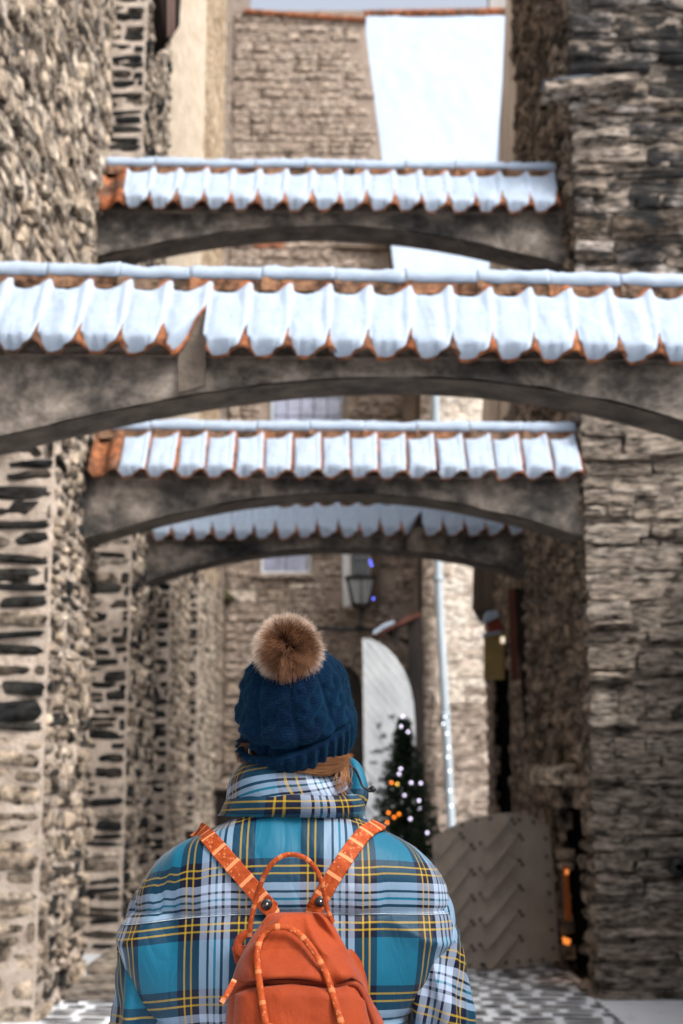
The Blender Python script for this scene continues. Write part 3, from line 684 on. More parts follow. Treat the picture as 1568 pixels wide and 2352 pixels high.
vv, ff = tube_data([P(850, 1260, YG - 0.74), P(853, 1297, YG - 0.74), P(857, 1376, YG - 0.74)], 0.004, 5); part('wire', vv, ff, M['iron'], lt)
# inside of the archway
vv, ff = box_data((ARCH_C - ARCH_W - 0.02, YG + 0.03, 0.01), (ARCH_C + ARCH_W + 0.02, YG + 1.6, ARCH_Z + ARCH_W + 0.05))
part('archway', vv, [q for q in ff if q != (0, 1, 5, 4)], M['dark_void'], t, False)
for k in range(15):
    a0 = PI * k / 14; c_, s_ = math.cos(a0), math.sin(a0); r_ = ARCH_W + 0.09
    mtx = Matrix.Translation(Vector((ARCH_C + c_ * r_, YG - 0.005, ARCH_Z + s_ * r_))) @ Matrix.Rotation(-(a0 - PI / 2), 4, 'Y') @ Matrix.Rotation(PI, 4, 'Z') @ Matrix.Diagonal((0.11, 0.045, 0.2, 1))
    obj('voussoir', proto_mesh('slab', k % 9, M['stone_far']), t, mtx)

# lantern on its iron bracket
t = thing('street_lantern', 'black iron lantern with tapered glass standing on a wall bracket', 'lantern', P(825, 1446, 23.3))
YL = 23.3
lc = P(829, 1358, YL); ltop, lbot = P(829, 1330, YL).z, P(829, 1390, YL).z
hw_t, hw_b = 0.225, 0.125
def ring4(h, z): return [Vector((lc.x + sx * h, lc.y + sy * h, z)) for sx, sy in ((-1, -1), (1, -1), (1, 1), (-1, 1))]
R0, R1 = ring4(hw_t, ltop), ring4(hw_b, lbot)
for k in range(4):
    a, b, c, d = R0[k], R0[(k + 1) % 4], R1[(k + 1) % 4], R1[k]; n_ = (b - a).cross(d - a).normalized() * 0.004
    part('lamp_pane', [a, b, c, d, a + n_, b + n_, c + n_, d + n_], [(0, 1, 2, 3), (7, 6, 5, 4)], M['pane_lamp'], t, False)
    vv, ff = tube_data([a, d], 0.022, 6); part('frame_bar', vv, ff, M['iron'], t)
    m0, m1 = (a + b) / 2, (c + d) / 2
    vv, ff = tube_data([m0, m1], 0.012, 6); part('frame_bar', vv, ff, M['iron'], t)
for Rg, rr in ((R0, 0.03), (R1, 0.03)):
    vv, ff = [], []
    for k in range(4):
        v_, f_ = tube_data([Rg[k], Rg[(k + 1) % 4]], rr, 6, off=len(vv)); vv += v_; ff += f_
    part('rim', vv, ff, M['iron'], t)
V = ring4(hw_t + 0.04, ltop + 0.02) + ring4(hw_t * 0.5, ltop + 0.05) + [Vector((lc.x, lc.y, ltop + 0.09))]
part('cap', V, grid_faces(4, 2, True) + [(4, 5, 8), (5, 6, 8), (6, 7, 8), (7, 4, 8), (3, 2, 1, 0)], M['iron'], t, False)
pb = P(826, 1444, YL)
vv, ff = tube_data([Vector((lc.x, lc.y, lbot)), Vector((lc.x, lc.y, lbot - 0.06)), Vector((pb.x, pb.y, pb.z + 0.08)), pb], [0.08, 0.035, 0.04, 0.1], 8); part('post', vv, ff, M['iron'], t)
vv, ff = tube_data([P(700, 1441, 23.5), P(780, 1444, YL), pb, P(875, 1447, YL)], 0.035, 8); part('support_bar', vv, ff, M['iron'], t)
vv, ff = tube_data([pb, pb + Vector((0, 0.72, 0))], 0.03, 8); part('wall_arm', vv, ff, M['iron'], t)
# canopy with dark posts over the white door
t = thing('door_canopy', 'small sloping red canopy edged with snow on dark timber posts', 'canopy', P(955, 1900, 22.4))
q = [P(858, 1454, 21.9), P(964, 1404, 21.9), P(966, 1412, 21.9), P(862, 1460, 21.9)]
part('roof_board', q + [p + Vector((0.0, 0.6, 0.0)) for p in q], [(0, 1, 2, 3), (4, 7, 6, 5)] + [(i, i + 4, (i + 1) % 4 + 4, (i + 1) % 4) for i in range(4)], M['wood_red'], t, False)
slab_px('edge_snow', [(857, 1448), (882, 1432), (905, 1424), (906, 1430), (884, 1440), (860, 1456)], 21.88, 0.5, M['snow'], t)
for pts in ([(936, 1418), (968, 1406), (978, 1900), (950, 1900)], [(903, 1438), (914, 1434), (914, 1480), (903, 1476)]):
    slab_px('post', pts, 22.02, 0.2, M['wood_dark'], t)
slab_px('brace', [(885, 1446), (940, 1470), (940, 1482), (880, 1452)], 22.1, 0.08, M['wood_dark'], t)
# white arched door leaf
t = thing('white_door', 'tall white arched door leaf with slanted boards and flaking grey paint', 'door', P(890, 1930, 21.7))
YW = 21.5
prof = [(832, 1465), (850, 1467), (868, 1474), (888, 1487), (908, 1508), (926, 1536), (940, 1570), (949, 1610), (953, 1660), (956, 1940), (838, 1940)]
zs_ = [p[1] for p in prof[:9]]; xs_ = [p[0] for p in prof[:9]]
def xr_at(y): return interp(zs_ + [1940], xs_ + [956], y)
slab_px('leaf', prof, YW + 0.02, 0.05, M['door_white'], t)
def half(poly, s, keep):                     # clip against x + y*0.8 = s
    out = []; k = len(poly); fn = lambda p: (p[1] + 0.0) - 1.25 * (p[0] - 832) - s
    for i in range(k):
        a, b = poly[i], poly[(i + 1) % k]; fa, fb = fn(a) * keep, fn(b) * keep
        if fa >= 0: out.append(a)
        if fa * fb < 0:
            w = fa / (fa - fb); out.append((lerp(a[0], b[0], w), lerp(a[1], b[1], w)))
    return out
s0 = 1300
while s0 < 1945:
    pl = half(half(prof, s0 + 1.0, 1), s0 + 26, -1)
    if len(pl) > 2: slab_px('plank', pl, YW + random.uniform(-0.006, 0.006), 0.035, M['door_white'], t)
    s0 += 27
# paint scars on the lower part of the door
SC = rough_mat('bare_grey_patch', (0.07, 0.09, 0.11), (0.16, 0.18, 0.2), 6, 0.2); rs = random.Random(4)
for (x, y, sx, sy) in ((868, 1725, 18, 5), (895, 1718, 16, 4), (912, 1735, 10, 12), (880, 1690, 10, 6), (858, 1750, 12, 3), (895, 1762, 14, 4), (870, 1665, 7, 8), (925, 1745, 8, 4), (850, 1800, 5, 6), (866, 1835, 6, 8), (900, 1645, 9, 5)):
    pts = [(x + sx * math.cos(a) * rs.uniform(0.6, 1.2), y + sy * math.sin(a) * rs.uniform(0.6, 1.2)) for a in [2 * PI * k / 10 for k in range(10)]]
    slab_px('paint_scar', pts, YW - 0.010, 0.004, SC, t)
t = thing('dark_planter_box', 'dark box beside the far left wall behind the jacket collar', 'box', P(520, 2000, 23))
slab_px('body', [(496, 1818), (560, 1818), (560, 1990), (496, 1990)], 22.9, 0.5, M['wood_dark'], t, 0.01)
slab_px('lid', [(492, 1812), (564, 1812), (564, 1819), (492, 1819)], 22.85, 0.6, M['wood_dark'], t, 0.005)

# ------------------------------------------------------------------ tiled arches across the passage
def wave_h(s):
    s = (s - 0.2) % 1.0
    ph = PI * s / 0.68 if s < 0.68 else PI + PI * (s - 0.68) / 0.32
    c = -math.cos(ph)
    return c if c > 0 else -(-c) ** 0.4
def tile_mesh(pitch, L, name, amp=0.042, lend=None, th=0.016):
    ns, nl = 15, 5; V = []
    for side in (0, 1):
        for j in range(nl):
            for i in range(ns):
                s = -0.04 + 1.08 * i / (ns - 1); l = j / (nl - 1) * (lend(s) if lend else 1.0)
                V.append((s * pitch, l * L, amp * wave_h(s) + 0.012 * (1 - l) - side * th))
    n = ns * nl; F = grid_faces(ns, nl) + [tuple(n + q for q in f[::-1]) for f in grid_faces(ns, nl)]
    lp = [i for i in range(ns)] + [ns * j + ns - 1 for j in range(1, nl)] + [ns * (nl - 1) + i for i in range(ns - 2, -1, -1)] + [ns * j for j in range(nl - 2, 0, -1)]
    F += [(lp[i], lp[i] + n, lp[(i + 1) % len(lp)] + n, lp[(i + 1) % len(lp)]) for i in range(len(lp))]
    return mesh(name, V, F, M['tile'])
def tile_snow_mesh(pitch, L, seed, amp=0.042, full=0.5, lmax=1.0, T=0.04, lend=None, gap=0.88, notch=0.0):
    """Snow lying in one tile's trough. full: how far down the slope it still covers the roll."""
    r = random.Random(seed); ns, nl = 21, 19; V = []; o = Vector((seed * 3.1, 0, 0))
    for side in (0, 1):
        for j in range(nl):
            l = j / (nl - 1)
            cov = sstep(full + 0.12, full - 0.12, l)
            s0 = lerp(0.01, -0.09, cov); s1 = lerp(gap, 0.99, cov) + 0.025 * noise.noise(o + Vector((l * 7, 0, 0)))
            for i in range(ns):
                q = i / (ns - 1); s = lerp(s0, s1, q)
                top = 0.13 * max(0.0, math.cos((s - 0.36) * 2.5)) ** 0.7 + 0.02 * noise.noise(o + Vector((s * 5, 3, 0)))
                bot = (lmax - notch * (sstep(0.74, 0.94, s) + 0.5 * sstep(0.05, -0.08, s)) + 0.022 * noise.noise(o + Vector((s * 6, 9, 0))) + 0.012 * noise.noise(o + Vector((s * 17, 9, 0)))) * (lend(s) if lend else 1.0)
                le = lerp(top, bot, l)
                eq = min(1, (1 - abs(2 * q - 1)) / 0.10); el = min(1, l / 0.12, (1 - l) / 0.10)
                rnd = math.sqrt(max(0, 1 - (1 - eq) ** 2)) * math.sqrt(max(0, 1 - (1 - el) ** 2))
                base = amp * wave_h(s) + 0.012 * (1 - le) + 0.002
                level = amp * 0.62 + T * 0.5 + 0.016 * (1 - (2 * q - 1) ** 2) + 0.010 * noise.noise(o + Vector((s * 3, l * 3, 1))) + 0.004 * noise.noise(o + Vector((s * 11, l * 12, 1)))
                h = base + max(0.010, level - base) * rnd
                V.append((s * pitch, le * L, h if side == 0 else base))
    n = ns * nl
    F = grid_faces(ns, nl) + [tuple(n + q for q in f[::-1]) for f in grid_faces(ns, nl)]
    return mesh('snow', V, F, M['snow'])
def arch(label, Yf, thick, curve, eave, ridge, n, bare=(), broken=None, full=0.5, T=0.04, ext=0.12, ridge_len=0.41, seed=0, gap=0.88, notch=0.0):
    rng = random.Random(seed)
    Ye, Yr = Yf - 0.13, Yf + thick / 2
    eL, eR = P(*eave[0], Ye), P(*eave[1], Ye); rL, rR = P(*ridge[0], Yr), P(*ridge[1], Yr)
    rL.x, rR.x = eL.x, eR.x
    t = thing('tiled_arch', label, 'arch', ((eL.x + eR.x) / 2, Yf, min(eL.z, eR.z) - 0.5), 'tiled arches spanning the passage')
    pts = [P(x, y, Yf) for x, y in curve]; co = np.polyfit([p.x for p in pts], [p.z for p in pts], 4)
    xa, xb = eL.x - ext, eR.x + ext; nxx = 70
    low = lambda x: float(np.polyval(co, max(pts[0].x - 0.15, min(pts[-1].x + 0.15, x))))
    def topz(x):
        k = (x - eL.x) / (eR.x - eL.x); return lerp(lerp(rL.z, rR.z, k), lerp(eL.z, eR.z, k), 0.62) - 0.06
    V = []; rows = 9
    for j in range(rows):
        for i in range(nxx):
            x = lerp(xa, xb, i / (nxx - 1)); z = lerp(low(x), topz(x), j / (rows - 1)); p = Vector((x, Yf, z))
            V.append((x, Yf + (0.012 * noise.noise(p * 5) + 0.006 * noise.noise(p * 14) if j > 0 else 0.004 * noise.noise(p * 9)), z + (0.012 * noise.noise(p * 6) if j == 0 else 0)))
    F = grid_faces(nxx, rows); o = len(V)
    for j in range(rows):
        for i in range(nxx):
            x = lerp(xa, xb, i / (nxx - 1)); V.append((x, Yf + thick, lerp(low(x), topz(x), j / (rows - 1))))
    F += [tuple(o + q for q in f[::-1]) for f in grid_faces(nxx, rows)]
    F += [((rows - 1) * nxx + i, (rows - 1) * nxx + i + 1, o + (rows - 1) * nxx + i + 1, o + (rows - 1) * nxx + i) for i in range(nxx - 1)]
    F += [(j * nxx, (j + 1) * nxx, o + (j + 1) * nxx, o + j * nxx) for j in range(rows - 1)] + [(j * nxx + nxx - 1, o + j * nxx + nxx - 1, o + (j + 1) * nxx + nxx - 1, (j + 1) * nxx + nxx - 1) for j in range(rows - 1)]
    part('spandrel', V, F, M['beam'], t)
    V = []
    for j in range(5):
        for i in range(nxx):
            x = lerp(xa, xb, i / (nxx - 1)); p = Vector((x, Yf + thick * j / 4, low(x)))
            V.append((x, lerp(Yf + 0.004, Yf + thick - 0.004, j / 4), p.z - 0.008 + (0.008 * noise.noise(p * 8) if 0 < j < 4 else 0)))
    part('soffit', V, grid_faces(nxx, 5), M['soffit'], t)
    # core under the tiles
    V = []
    for k in (0, 1):
        e, r = (eL, rL) if k == 0 else (eR, rR); dn = Vector((0, 0, -0.075))
        V += [e + Vector((0, 0.12, 0)) + dn + Vector((0, 0, .10)), r + dn, Vector((e.x, 2 * Yr - e.y - 0.12, e.z + 0.025)) , Vector((e.x, Yf + 0.05, e.z - 0.02))]
    part('roof_bedding', V, [(0, 1, 5, 4), (1, 2, 6, 5), (2, 3, 7, 6), (3, 0, 4, 7), (0, 3, 2, 1), (4, 5, 6, 7)], M['mortar_mid'], t, False)
    along = (eR - eL) / n; pitch = along.length; ax = along.normalized()
    down = eL - rL; L = down.length; dn = down.normalized(); nrm = ax.cross(dn).normalized()
    if nrm.z < 0: nrm = -nrm
    tm = tile_mesh(pitch, L, 'roof_tile'); sm = [tile_snow_mesh(pitch, L * 0.985, seed * 10 + k, full=full, T=T, gap=gap, notch=notch) for k in range(4)]
    bl = (lambda s: lerp(1.0, 0.42, sstep(0.05, 1.0, s)))
    tb = tile_mesh(pitch, L, 'roof_tile', lend=bl); sb = tile_snow_mesh(pitch, L, seed * 10 + 8, full=0.8, lmax=0.94, T=T, lend=bl)
    for i in range(n):
        org = rL + (rR - rL) * (i / n) + dn * rng.uniform(-0.008, 0.012) + nrm * 0.042
        mt = Matrix((ax, dn, nrm)).transposed().to_4x4(); mt.translation = org
        mt = mt @ Matrix.Rotation(math.radians(rng.uniform(-1.2, 1.2)), 4, 'Z')
        o = obj('roof_tile', tb if i == broken else tm, t, mt)
        if i not in bare: obj('snow', sb if i == broken else sm[rng.randrange(4)], o, mt)
    # far slope as one wavy course of tiles
    V = []; ns = n * 8 + 1
    for j in range(4):
        for i in range(ns):
            k = i / (ns - 1); r = rL.lerp(rR, k); e = eL.lerp(eR, k); e = Vector((e.x, 2 * Yr - e.y, e.z)); p = r.lerp(e, j / 3)
            V.append(p + Vector((0, 0.6, 0.6)) * (0.02 + 0.03 * wave_h(k * n)))
    ob = part('far_slope_tiles', V, grid_faces(ns, 4), M['tile'], t)
    # ridge
    R0_, R1_ = rL + Vector((0, 0, 0.02)), rR + Vector((0, 0, 0.02)); nr = max(3, round((R1_ - R0_).length / ridge_len)); seg = (R1_ - R0_) / nr; sl = seg.length
    def ridge_tile(a):
        V = []; prof = [(0, 0.086), (0.035, 0.088), (0.055, 0.076), (sl * 0.5, 0.074), (sl + 0.01, 0.073)]; m_ = 11
        for k in (0, 1):
            for (d, rr) in prof:
                for q in range(m_):
                    an = math.radians(-20 + 220 * q / (m_ - 1)); V.append((d, math.cos(an) * (rr - 0.012 * k), math.sin(an) * (rr - 0.012 * k)))
        nn = m_ * len(prof); F = grid_faces(m_, len(prof)) + [tuple(nn + q for q in f[::-1]) for f in grid_faces(m_, len(prof))]
        F += [(q, q + 1, nn + q + 1, nn + q) for q in range(m_ - 1)] + [(nn - m_ + q, 2 * nn - m_ + q, 2 * nn - m_ + q + 1, nn - m_ + q + 1) for q in range(m_ - 1)]
        F += [(m_ * j, nn + m_ * j, nn + m_ * (j + 1), m_ * (j + 1)) for j in range(len(prof) - 1)] + [(m_ * j + m_ - 1, m_ * (j + 1) + m_ - 1, nn + m_ * (j + 1) + m_ - 1, nn + m_ * j + m_ - 1) for j in range(len(prof) - 1)]
        return mesh('ridge_tile', V, F, M['ridge'])
    def ridge_snow(sd, idx):
        V = []; nl, m_ = 16, 11; o = Vector((sd * 5.3 + idx * 1.0, 1, 2)); ds = idx * sl
        for j in range(nl):
            d = lerp(-0.004, sl + 0.004, j / (nl - 1)); rr = 0.088; o = Vector((sd * 5.3, 1, 2)); dn_ = d + ds
            for q in range(m_):
                k = q / (m_ - 1) * 2 - 1; wy = 0.072 + 0.008 * noise.noise(o + Vector((dn_ * 14, k * 0.4, 5)))
                th = (0.044 + 0.016 * noise.noise(o + Vector((dn_ * 8, k, 0))) + 0.006 * noise.noise(o + Vector((dn_ * 30, k * 2, 0)))) * (max(0, 1 - abs(k) ** 5)) ** 0.5
                V.append((d, wy * k, math.sqrt(max(0.0004, rr * rr - (wy * k) ** 2)) + 0.004 + th))
        nn = len(V)
        for j in range(nl):
            d = lerp(-0.005, sl + 0.005, j / (nl - 1)); V.append((d, 0, 0.03))
        F = grid_faces(m_, nl) + [(m_ * j, m_ * (j + 1), nn + j + 1, nn + j) for j in range(nl - 1)] + [(m_ * j + m_ - 1, nn + j, nn + j + 1, m_ * (j + 1) + m_ - 1) for j in range(nl - 1)]
        F += [tuple(range(m_ - 1, -1, -1)) + (nn,), tuple(nn - m_ + q for q in range(m_)) + (nn + nl - 1,)]
        return mesh('snow', V, F, M['snow'])
    rm_, rsn = ridge_tile(0), [ridge_snow(seed * 7, k) for k in range(nr)]
    rx = seg.normalized(); ry = Vector((0, 1, 0)); rz = rx.cross(ry).normalized(); ry = rz.cross(rx)
    for i in range(nr):
        mt = Matrix((rx, ry, rz)).transposed().to_4x4(); mt.translation = R0_ + seg * i + Vector((0, 0, 0.004 * math.sin(i * 2.1)))
        o = obj('ridge_tile', rm_, t, mt)
        obj('snow', rsn[i], o, mt)
    return t
arch_b = arch('highest snow-capped tiled arch, near the top under the white sky', 10.95, 0.34,
     [(220, 590), (300, 569), (400, 549), (500, 533), (600, 525), (700, 519), (784, 517), (860, 521), (934, 530), (1034, 545), (1134, 567), (1234, 594), (1286, 604)],
     [(224, 478), (1288, 482)], [(224, 404), (1288, 414)], 17, bare=(0,), full=2, T=0.022, seed=2, notch=0.42)
arch_a = arch('nearest and widest snow-capped arch, running off both picture edges with a broken tile', 7.5, 0.36,
     [(-60, 1014), (0, 1000), (150, 966), (300, 931), (450, 902), (575, 885), (700, 873), (850, 866), (1000, 865), (1100, 870), (1250, 890), (1400, 920), (1568, 965), (1620, 980)],
     [(-95, 806), (1625, 823)], [(-95, 664), (1625, 692)], 18, broken=5, full=2, T=0.026, notch=0.30, seed=1)
slab_px('plaster_patch', [(408, 752), (476, 716), (470, 884), (410, 900)], 7.462, 0.04, M['mortar_mid'], arch_a)
arch_c = arch('third arch, below the widest one, with separate square snow cushions on its tiles', 10.75, 0.36,
     [(198, 1234), (270, 1215), (350, 1192), (450, 1167), (550, 1149), (650, 1137), (750, 1131), (850, 1133), (934, 1140), (1034, 1153), (1134, 1171), (1200, 1190), (1284, 1217), (1345, 1234)],
     [(206, 1095), (1338, 1095)], [(206, 1009), (1338, 1014)], 17, bare=(0,), full=-0.2, T=0.03, gap=0.93, seed=3)
arch_d = arch('lowest and farthest arch, seen under the third one, with a tile missing', 14.2, 0.36,
     [(338, 1336), (425, 1309), (500, 1284), (575, 1271), (680, 1262), (784, 1259), (860, 1261), (934, 1265), (1034, 1274), (1084, 1288), (1159, 1308), (1216, 1324)],
     [(348, 1242), (1214, 1226)], [(348, 1172), (1214, 1158)], 18, broken=12, full=2, T=0.022, notch=0.42, seed=4)
slab_px('plaster_patch', [(935, 1214), (1002, 1208), (1026, 1212), (1020, 1272), (935, 1264)], 14.16, 0.04, M['mortar_mid'], arch_d)

# ------------------------------------------------------------------ fairy-lit fir tree
tx = P(926, 1645, 16).x; TH = P(926, 1645, 16).z
t = thing('christmas_tree', 'slim dark green fir tree dotted with fairy lights by the white door', 'tree', (tx, 16, 0))
vv, ff = tube_data([(tx, 16, 0), (tx + 0.01, 16, TH * 0.5), (tx, 16, TH)], [0.045, 0.028, 0.006], 8); part('trunk', vv, ff, M['wood_dark'], t)
rt = random.Random(8); V, F = [], []
for k in range(230):
    h = 0.18 + (TH - 0.22) * (k / 230) ** 0.9; r = (0.72 * (1 - h / TH) ** 0.95 + 0.03) * rt.uniform(0.75, 1.12); a = k * 2.39996 + rt.uniform(-0.2, 0.2)
    d = Vector((math.cos(a), math.sin(a), 0)); b0 = Vector((tx, 16, h)); b1 = b0 + d * r + Vector((0, 0, -0.10 * r / 0.5 + 0.02))
    for q in range(int(34 + 230 * r)):
        s = rt.uniform(0.12, 1.0); p = b0.lerp(b1, s) + Vector((rt.gauss(0, .012), rt.gauss(0, .012), rt.gauss(0, .012)))
        nd = (d * rt.uniform(0.2, 1) + Vector((rt.gauss(0, .7), rt.gauss(0, .7), rt.gauss(0, .5)))).normalized() * rt.uniform(0.03, 0.07)
        sd_ = nd.orthogonal().normalized() * 0.008; o = len(V); V += [p - sd_, p + sd_, p + nd]; F.append((o, o + 1, o + 2))
part('crown', V, F, rough_mat('fir_needles', (0.010, 0.028, 0.016), (0.035, 0.07, 0.034), 9, 0), t, False)
for x, y, c in ((925, 1645, 'L'), (921, 1668, 'L'), (937, 1680, 'L'), (920, 1765, 'L'), (916, 1777, 'L'), (899, 1797, 'O'), (912, 1800, 'Y'), (944, 1797, 'L'), (966, 1798, 'L'), (929, 1826, 'L'), (962, 1838, 'L'), (963, 1856, 'L'), (892, 1866, 'O'), (916, 1869, 'O'), (905, 1876, 'O'), (889, 1888, 'O'), (981, 1912, 'L'), (942, 1880, 'L'), (903, 1925, 'L'), (872, 1905, 'Y'), (950, 1950, 'O')):
    p = P(x, y, 16); rr = (0.56 * (1 - p.z / TH) ** 0.85 + 0.03); dx = min(0.95, abs(p.x - tx) / rr); p = P(x, y, 16 - rr * math.sqrt(1 - dx * dx) - 0.01)
    obj('fairy_light', bulb[c], t, Matrix.Translation(p))

# ------------------------------------------------------------------ person
def plaid_mat(name, period=0.24):
    t = NT(name); uv = t.n('ShaderNodeUVMap').outputs[0]; sp = t.n('ShaderNodeSeparateXYZ', {0: uv})
    B, T_, Y, W, N = (0.003, 0.108, 0.19), (0.0, 0.003, 0.02), (0.50, 0.33, 0.014), (0.32, 0.395, 0.53), (0.0, 0.004, 0.02)
    TL = (0.0, 0.12, 0.20)
    st = [(0.0, B), (0.37, T_), (0.425, Y), (0.441, T_), (0.482, Y), (0.498, T_), (0.56, W), (0.622, N), (0.642, W), (0.680, TL), (0.70, W), (0.738, N), (0.758, W), (0.81, T_), (0.872, Y), (0.888, T_), (0.929, Y), (0.945, T_)]
    base = [(p, T_ if c_ is Y else c_) for p, c_ in st]; ym = [(p, 1.0 if c_ is Y else 0.0) for p, c_ in st]; wm = [(p, 1.0 if c_ is W else 0.0) for p, c_ in st]
    cs, my, mw = [], [], []
    for k in (0, 1):
        fr = t.n('ShaderNodeMath', {0: sp.outputs[k]}, operation='FRACT').outputs[0]
        cs.append(t.ramp(fr, base, 'CONSTANT')); my.append(t.ramp(fr, ym, 'CONSTANT')); mw.append(t.ramp(fr, wm, 'CONSTANT'))
    # twill: fine diagonal that lets one thread system dominate in turn
    sm = t.n('ShaderNodeMath', {0: t.n('ShaderNodeMath', {0: sp.outputs[0], 1: sp.outputs[1]}, operation='ADD').outputs[0], 1: 130.0}, operation='MULTIPLY').outputs[0]
    tw = t.ramp(t.n('ShaderNodeMath', {0: sm}, operation='FRACT').outputs[0], [(0.0, 0.38), (0.5, 0.62), (1.0, 0.38)])
    avg = t.mix(tw, cs[0], cs[1]); dk = t.mix(1.0, cs[0], cs[1], 'DARKEN')
    now = t.n('ShaderNodeMath', {0: 1.0, 1: t.n('ShaderNodeMath', {0: mw[0], 1: mw[1]}, operation='MAXIMUM').outputs[0]}, operation='SUBTRACT').outputs[0]
    c = t.mix(t.n('ShaderNodeMath', {0: now, 1: 0.42}, operation='MULTIPLY').outputs[0], avg, dk)
    ys = t.n('ShaderNodeMath', {0: t.n('ShaderNodeMath', {0: my[0], 1: my[1]}, operation='ADD').outputs[0], 1: 0.45}, operation='MULTIPLY').outputs[0]
    c = t.mix(t.n('ShaderNodeMath', {0: ys, 1: 0.75}, operation='MINIMUM').outputs[0], c, Y)
    t.set('Base Color', c); t.set('Roughness', 0.55); t.set('Specular IOR Level', 0.25)
    t.set('Sheen Weight', 0.15); t.set('Sheen Roughness', 0.4)
    uvs_ = t.n('ShaderNodeVectorMath', {0: uv, 1: (3.2, 1.3, 1)}, operation='MULTIPLY').outputs[0]
    nz = t.noise(uvs_, 1.0, 3, 0.55, 0.8); rg = t.ramp(nz, [(0.36, 0.0), (0.5, 1.0), (0.64, 0.0)])
    uv2 = t.n('ShaderNodeVectorMath', {0: uv, 1: (9, 4, 1)}, operation='MULTIPLY').outputs[0]
    hh = t.n('ShaderNodeMath', {0: rg, 1: t.n('ShaderNodeMath', {0: t.noise(uv2, 1.0, 4, 0.6, 0.5), 1: 0.5}, operation='MULTIPLY').outputs[0]}, operation='ADD').outputs[0]
    t.bump(hh, 0.16, 0.010)
    return t.m
PLAID = plaid_mat('blue_plaid_nylon')
PER = 0.24
per = thing('person', 'person from behind in a blue plaid puffer jacket and navy bobble hat, looking up', 'person', (P(662, 2000, 3.0).x, 3.0, 0))
YC = 3.0
prof = [(1858, 512, 832, .100), (1878, 478, 852, .108), (1896, 436, 880, .118), (1918, 396, 914, .130), (1947, 366, 952, .142), (2000, 332, 1000, .155), (2060, 312, 1016, .164), (2130, 304, 1014, .170), (2200, 318, 990, .170), (2280, 350, 955, .168), (2351, 384, 922, .166), (2450, 400, 905, .168), (2560, 385, 925, .172), (2680, 375, 935, .172)]
ring_in = [Vector((P(a, y, YC).x, P(b, y, YC).x, P(660, y, YC).z)) for y, a, b, d in prof]
dep_in = [Vector((d, 0, 0)) for *_, d in prof]
rings = catmull(ring_in, 9); deps = [d.x for d in catmull(dep_in, 9)]
NTH = 160; xc0 = P(662, 2100, YC).x
zseam = P(662, 2103, 2.82).z
SE = 2.5
ths = [2 * PI * k / NTH for k in range(NTH)]
def se(th, w, d):
    c, s = math.cos(th), math.sin(th)
    return w * math.copysign(abs(c) ** (2 / SE), c), d * math.copysign(abs(s) ** (2 / SE), s)
# reference arc length from the middle of the back (theta = -90 deg)
ref = []; acc = 0; prev = se(-PI / 2, 0.3, 0.165)
arc = {}
for k in range(NTH // 2 + 1):
    th = -PI / 2 + 2 * PI * k / NTH; q = se(th, 0.3, 0.165); acc += math.hypot(q[0] - prev[0], q[1] - prev[1]); prev = q; arc[k] = acc - (abs(q[0]) if k <= NTH // 4 else abs(q[0]))
V, UV = [], []; colv = [0.0] * NTH; prevp = [None] * NTH; rows_p = []
for j, (R_, dp) in enumerate(zip(rings, deps)):
    xa, xb, z0 = R_; xc, w = (xa + xb) / 2, (xb - xa) / 2; row = []
    for k, th in enumerate(ths):
        x, y = se(th, w, dp); fx = x / w
        z = z0 - (0.030 if x < 0 else 0.008) * abs(fx) ** 2.5 * sstep(1.86, 1.5, z0) * sstep(0.9, 1.2, z0)
        zz = z - zseam
        Lq = 0.205
        m_ = abs(math.sin(PI * zz / Lq)); puff = 0.020 * (m_ ** 0.45 - 0.75)
        nx_, ny_ = (x / w) / w, (y / dp) / dp; ln = math.hypot(nx_, ny_) or 1; nx_, ny_ = nx_ / ln, ny_ / ln
        pv = Vector((x * 4.2, y * 4.2, z * 2.6))
        wr = 0.014 * noise.noise(pv + Vector((3, 1, 0))) + 0.009 * noise.noise(Vector((x * 15, y * 9, z * 5 + x * 6)))
        rg = 1 - abs(noise.noise(Vector((x * 9 + z * 5 * (1 if x > 0 else -1), y * 5, z * 3.2 + 4)))) * 2.2
        wr += 0.010 * max(0.0, rg) ** 3 * sstep(zseam + 0.02, zseam - 0.06, z) + 0.005 * max(0.0, rg) ** 3
        near = math.exp(-(zz / 0.035) ** 2)
        wr += 0.008 * near * noise.noise(Vector((x * 46, y * 20, 1.5))) - 0.004 * math.exp(-(zz / 0.006) ** 2)
        fold = sstep(1.42, 1.24, z) * (0.017 * math.sin(22 * (abs(x) - 0.35 * (z - 1.2)) + 1.0) * sstep(0.10, 0.2, abs(x)))
        amt = sstep(0, 5, j)
        dsp = (puff + wr + fold) * amt
        row.append(Vector((xc + x + nx_ * dsp, YC + y + ny_ * dsp, z)))
    rows_p.append(row)
jseam = min(range(len(rings)), key=lambda j: abs(rings[j][2] - zseam))
vcol = [[0.0] * NTH for _ in rows_p]
for k in range(NTH):
    for j in range(jseam - 1, -1, -1): vcol[j][k] = vcol[j + 1][k] - math.hypot((rows_p[j][k] - rows_p[j + 1][k]).z, 0.75 * math.hypot((rows_p[j][k] - rows_p[j + 1][k]).x, (rows_p[j][k] - rows_p[j + 1][k]).y))
    for j in range(jseam + 1, len(rows_p)): vcol[j][k] = vcol[j - 1][k] + abs((rows_p[j][k] - rows_p[j - 1][k]).z)
x_blue = P(635, 2050, 2.83).x
V0 = 0.685 + (2108 - 2069) / (455 * 0.627)                     # v at the seam: a little below the pale band's middle
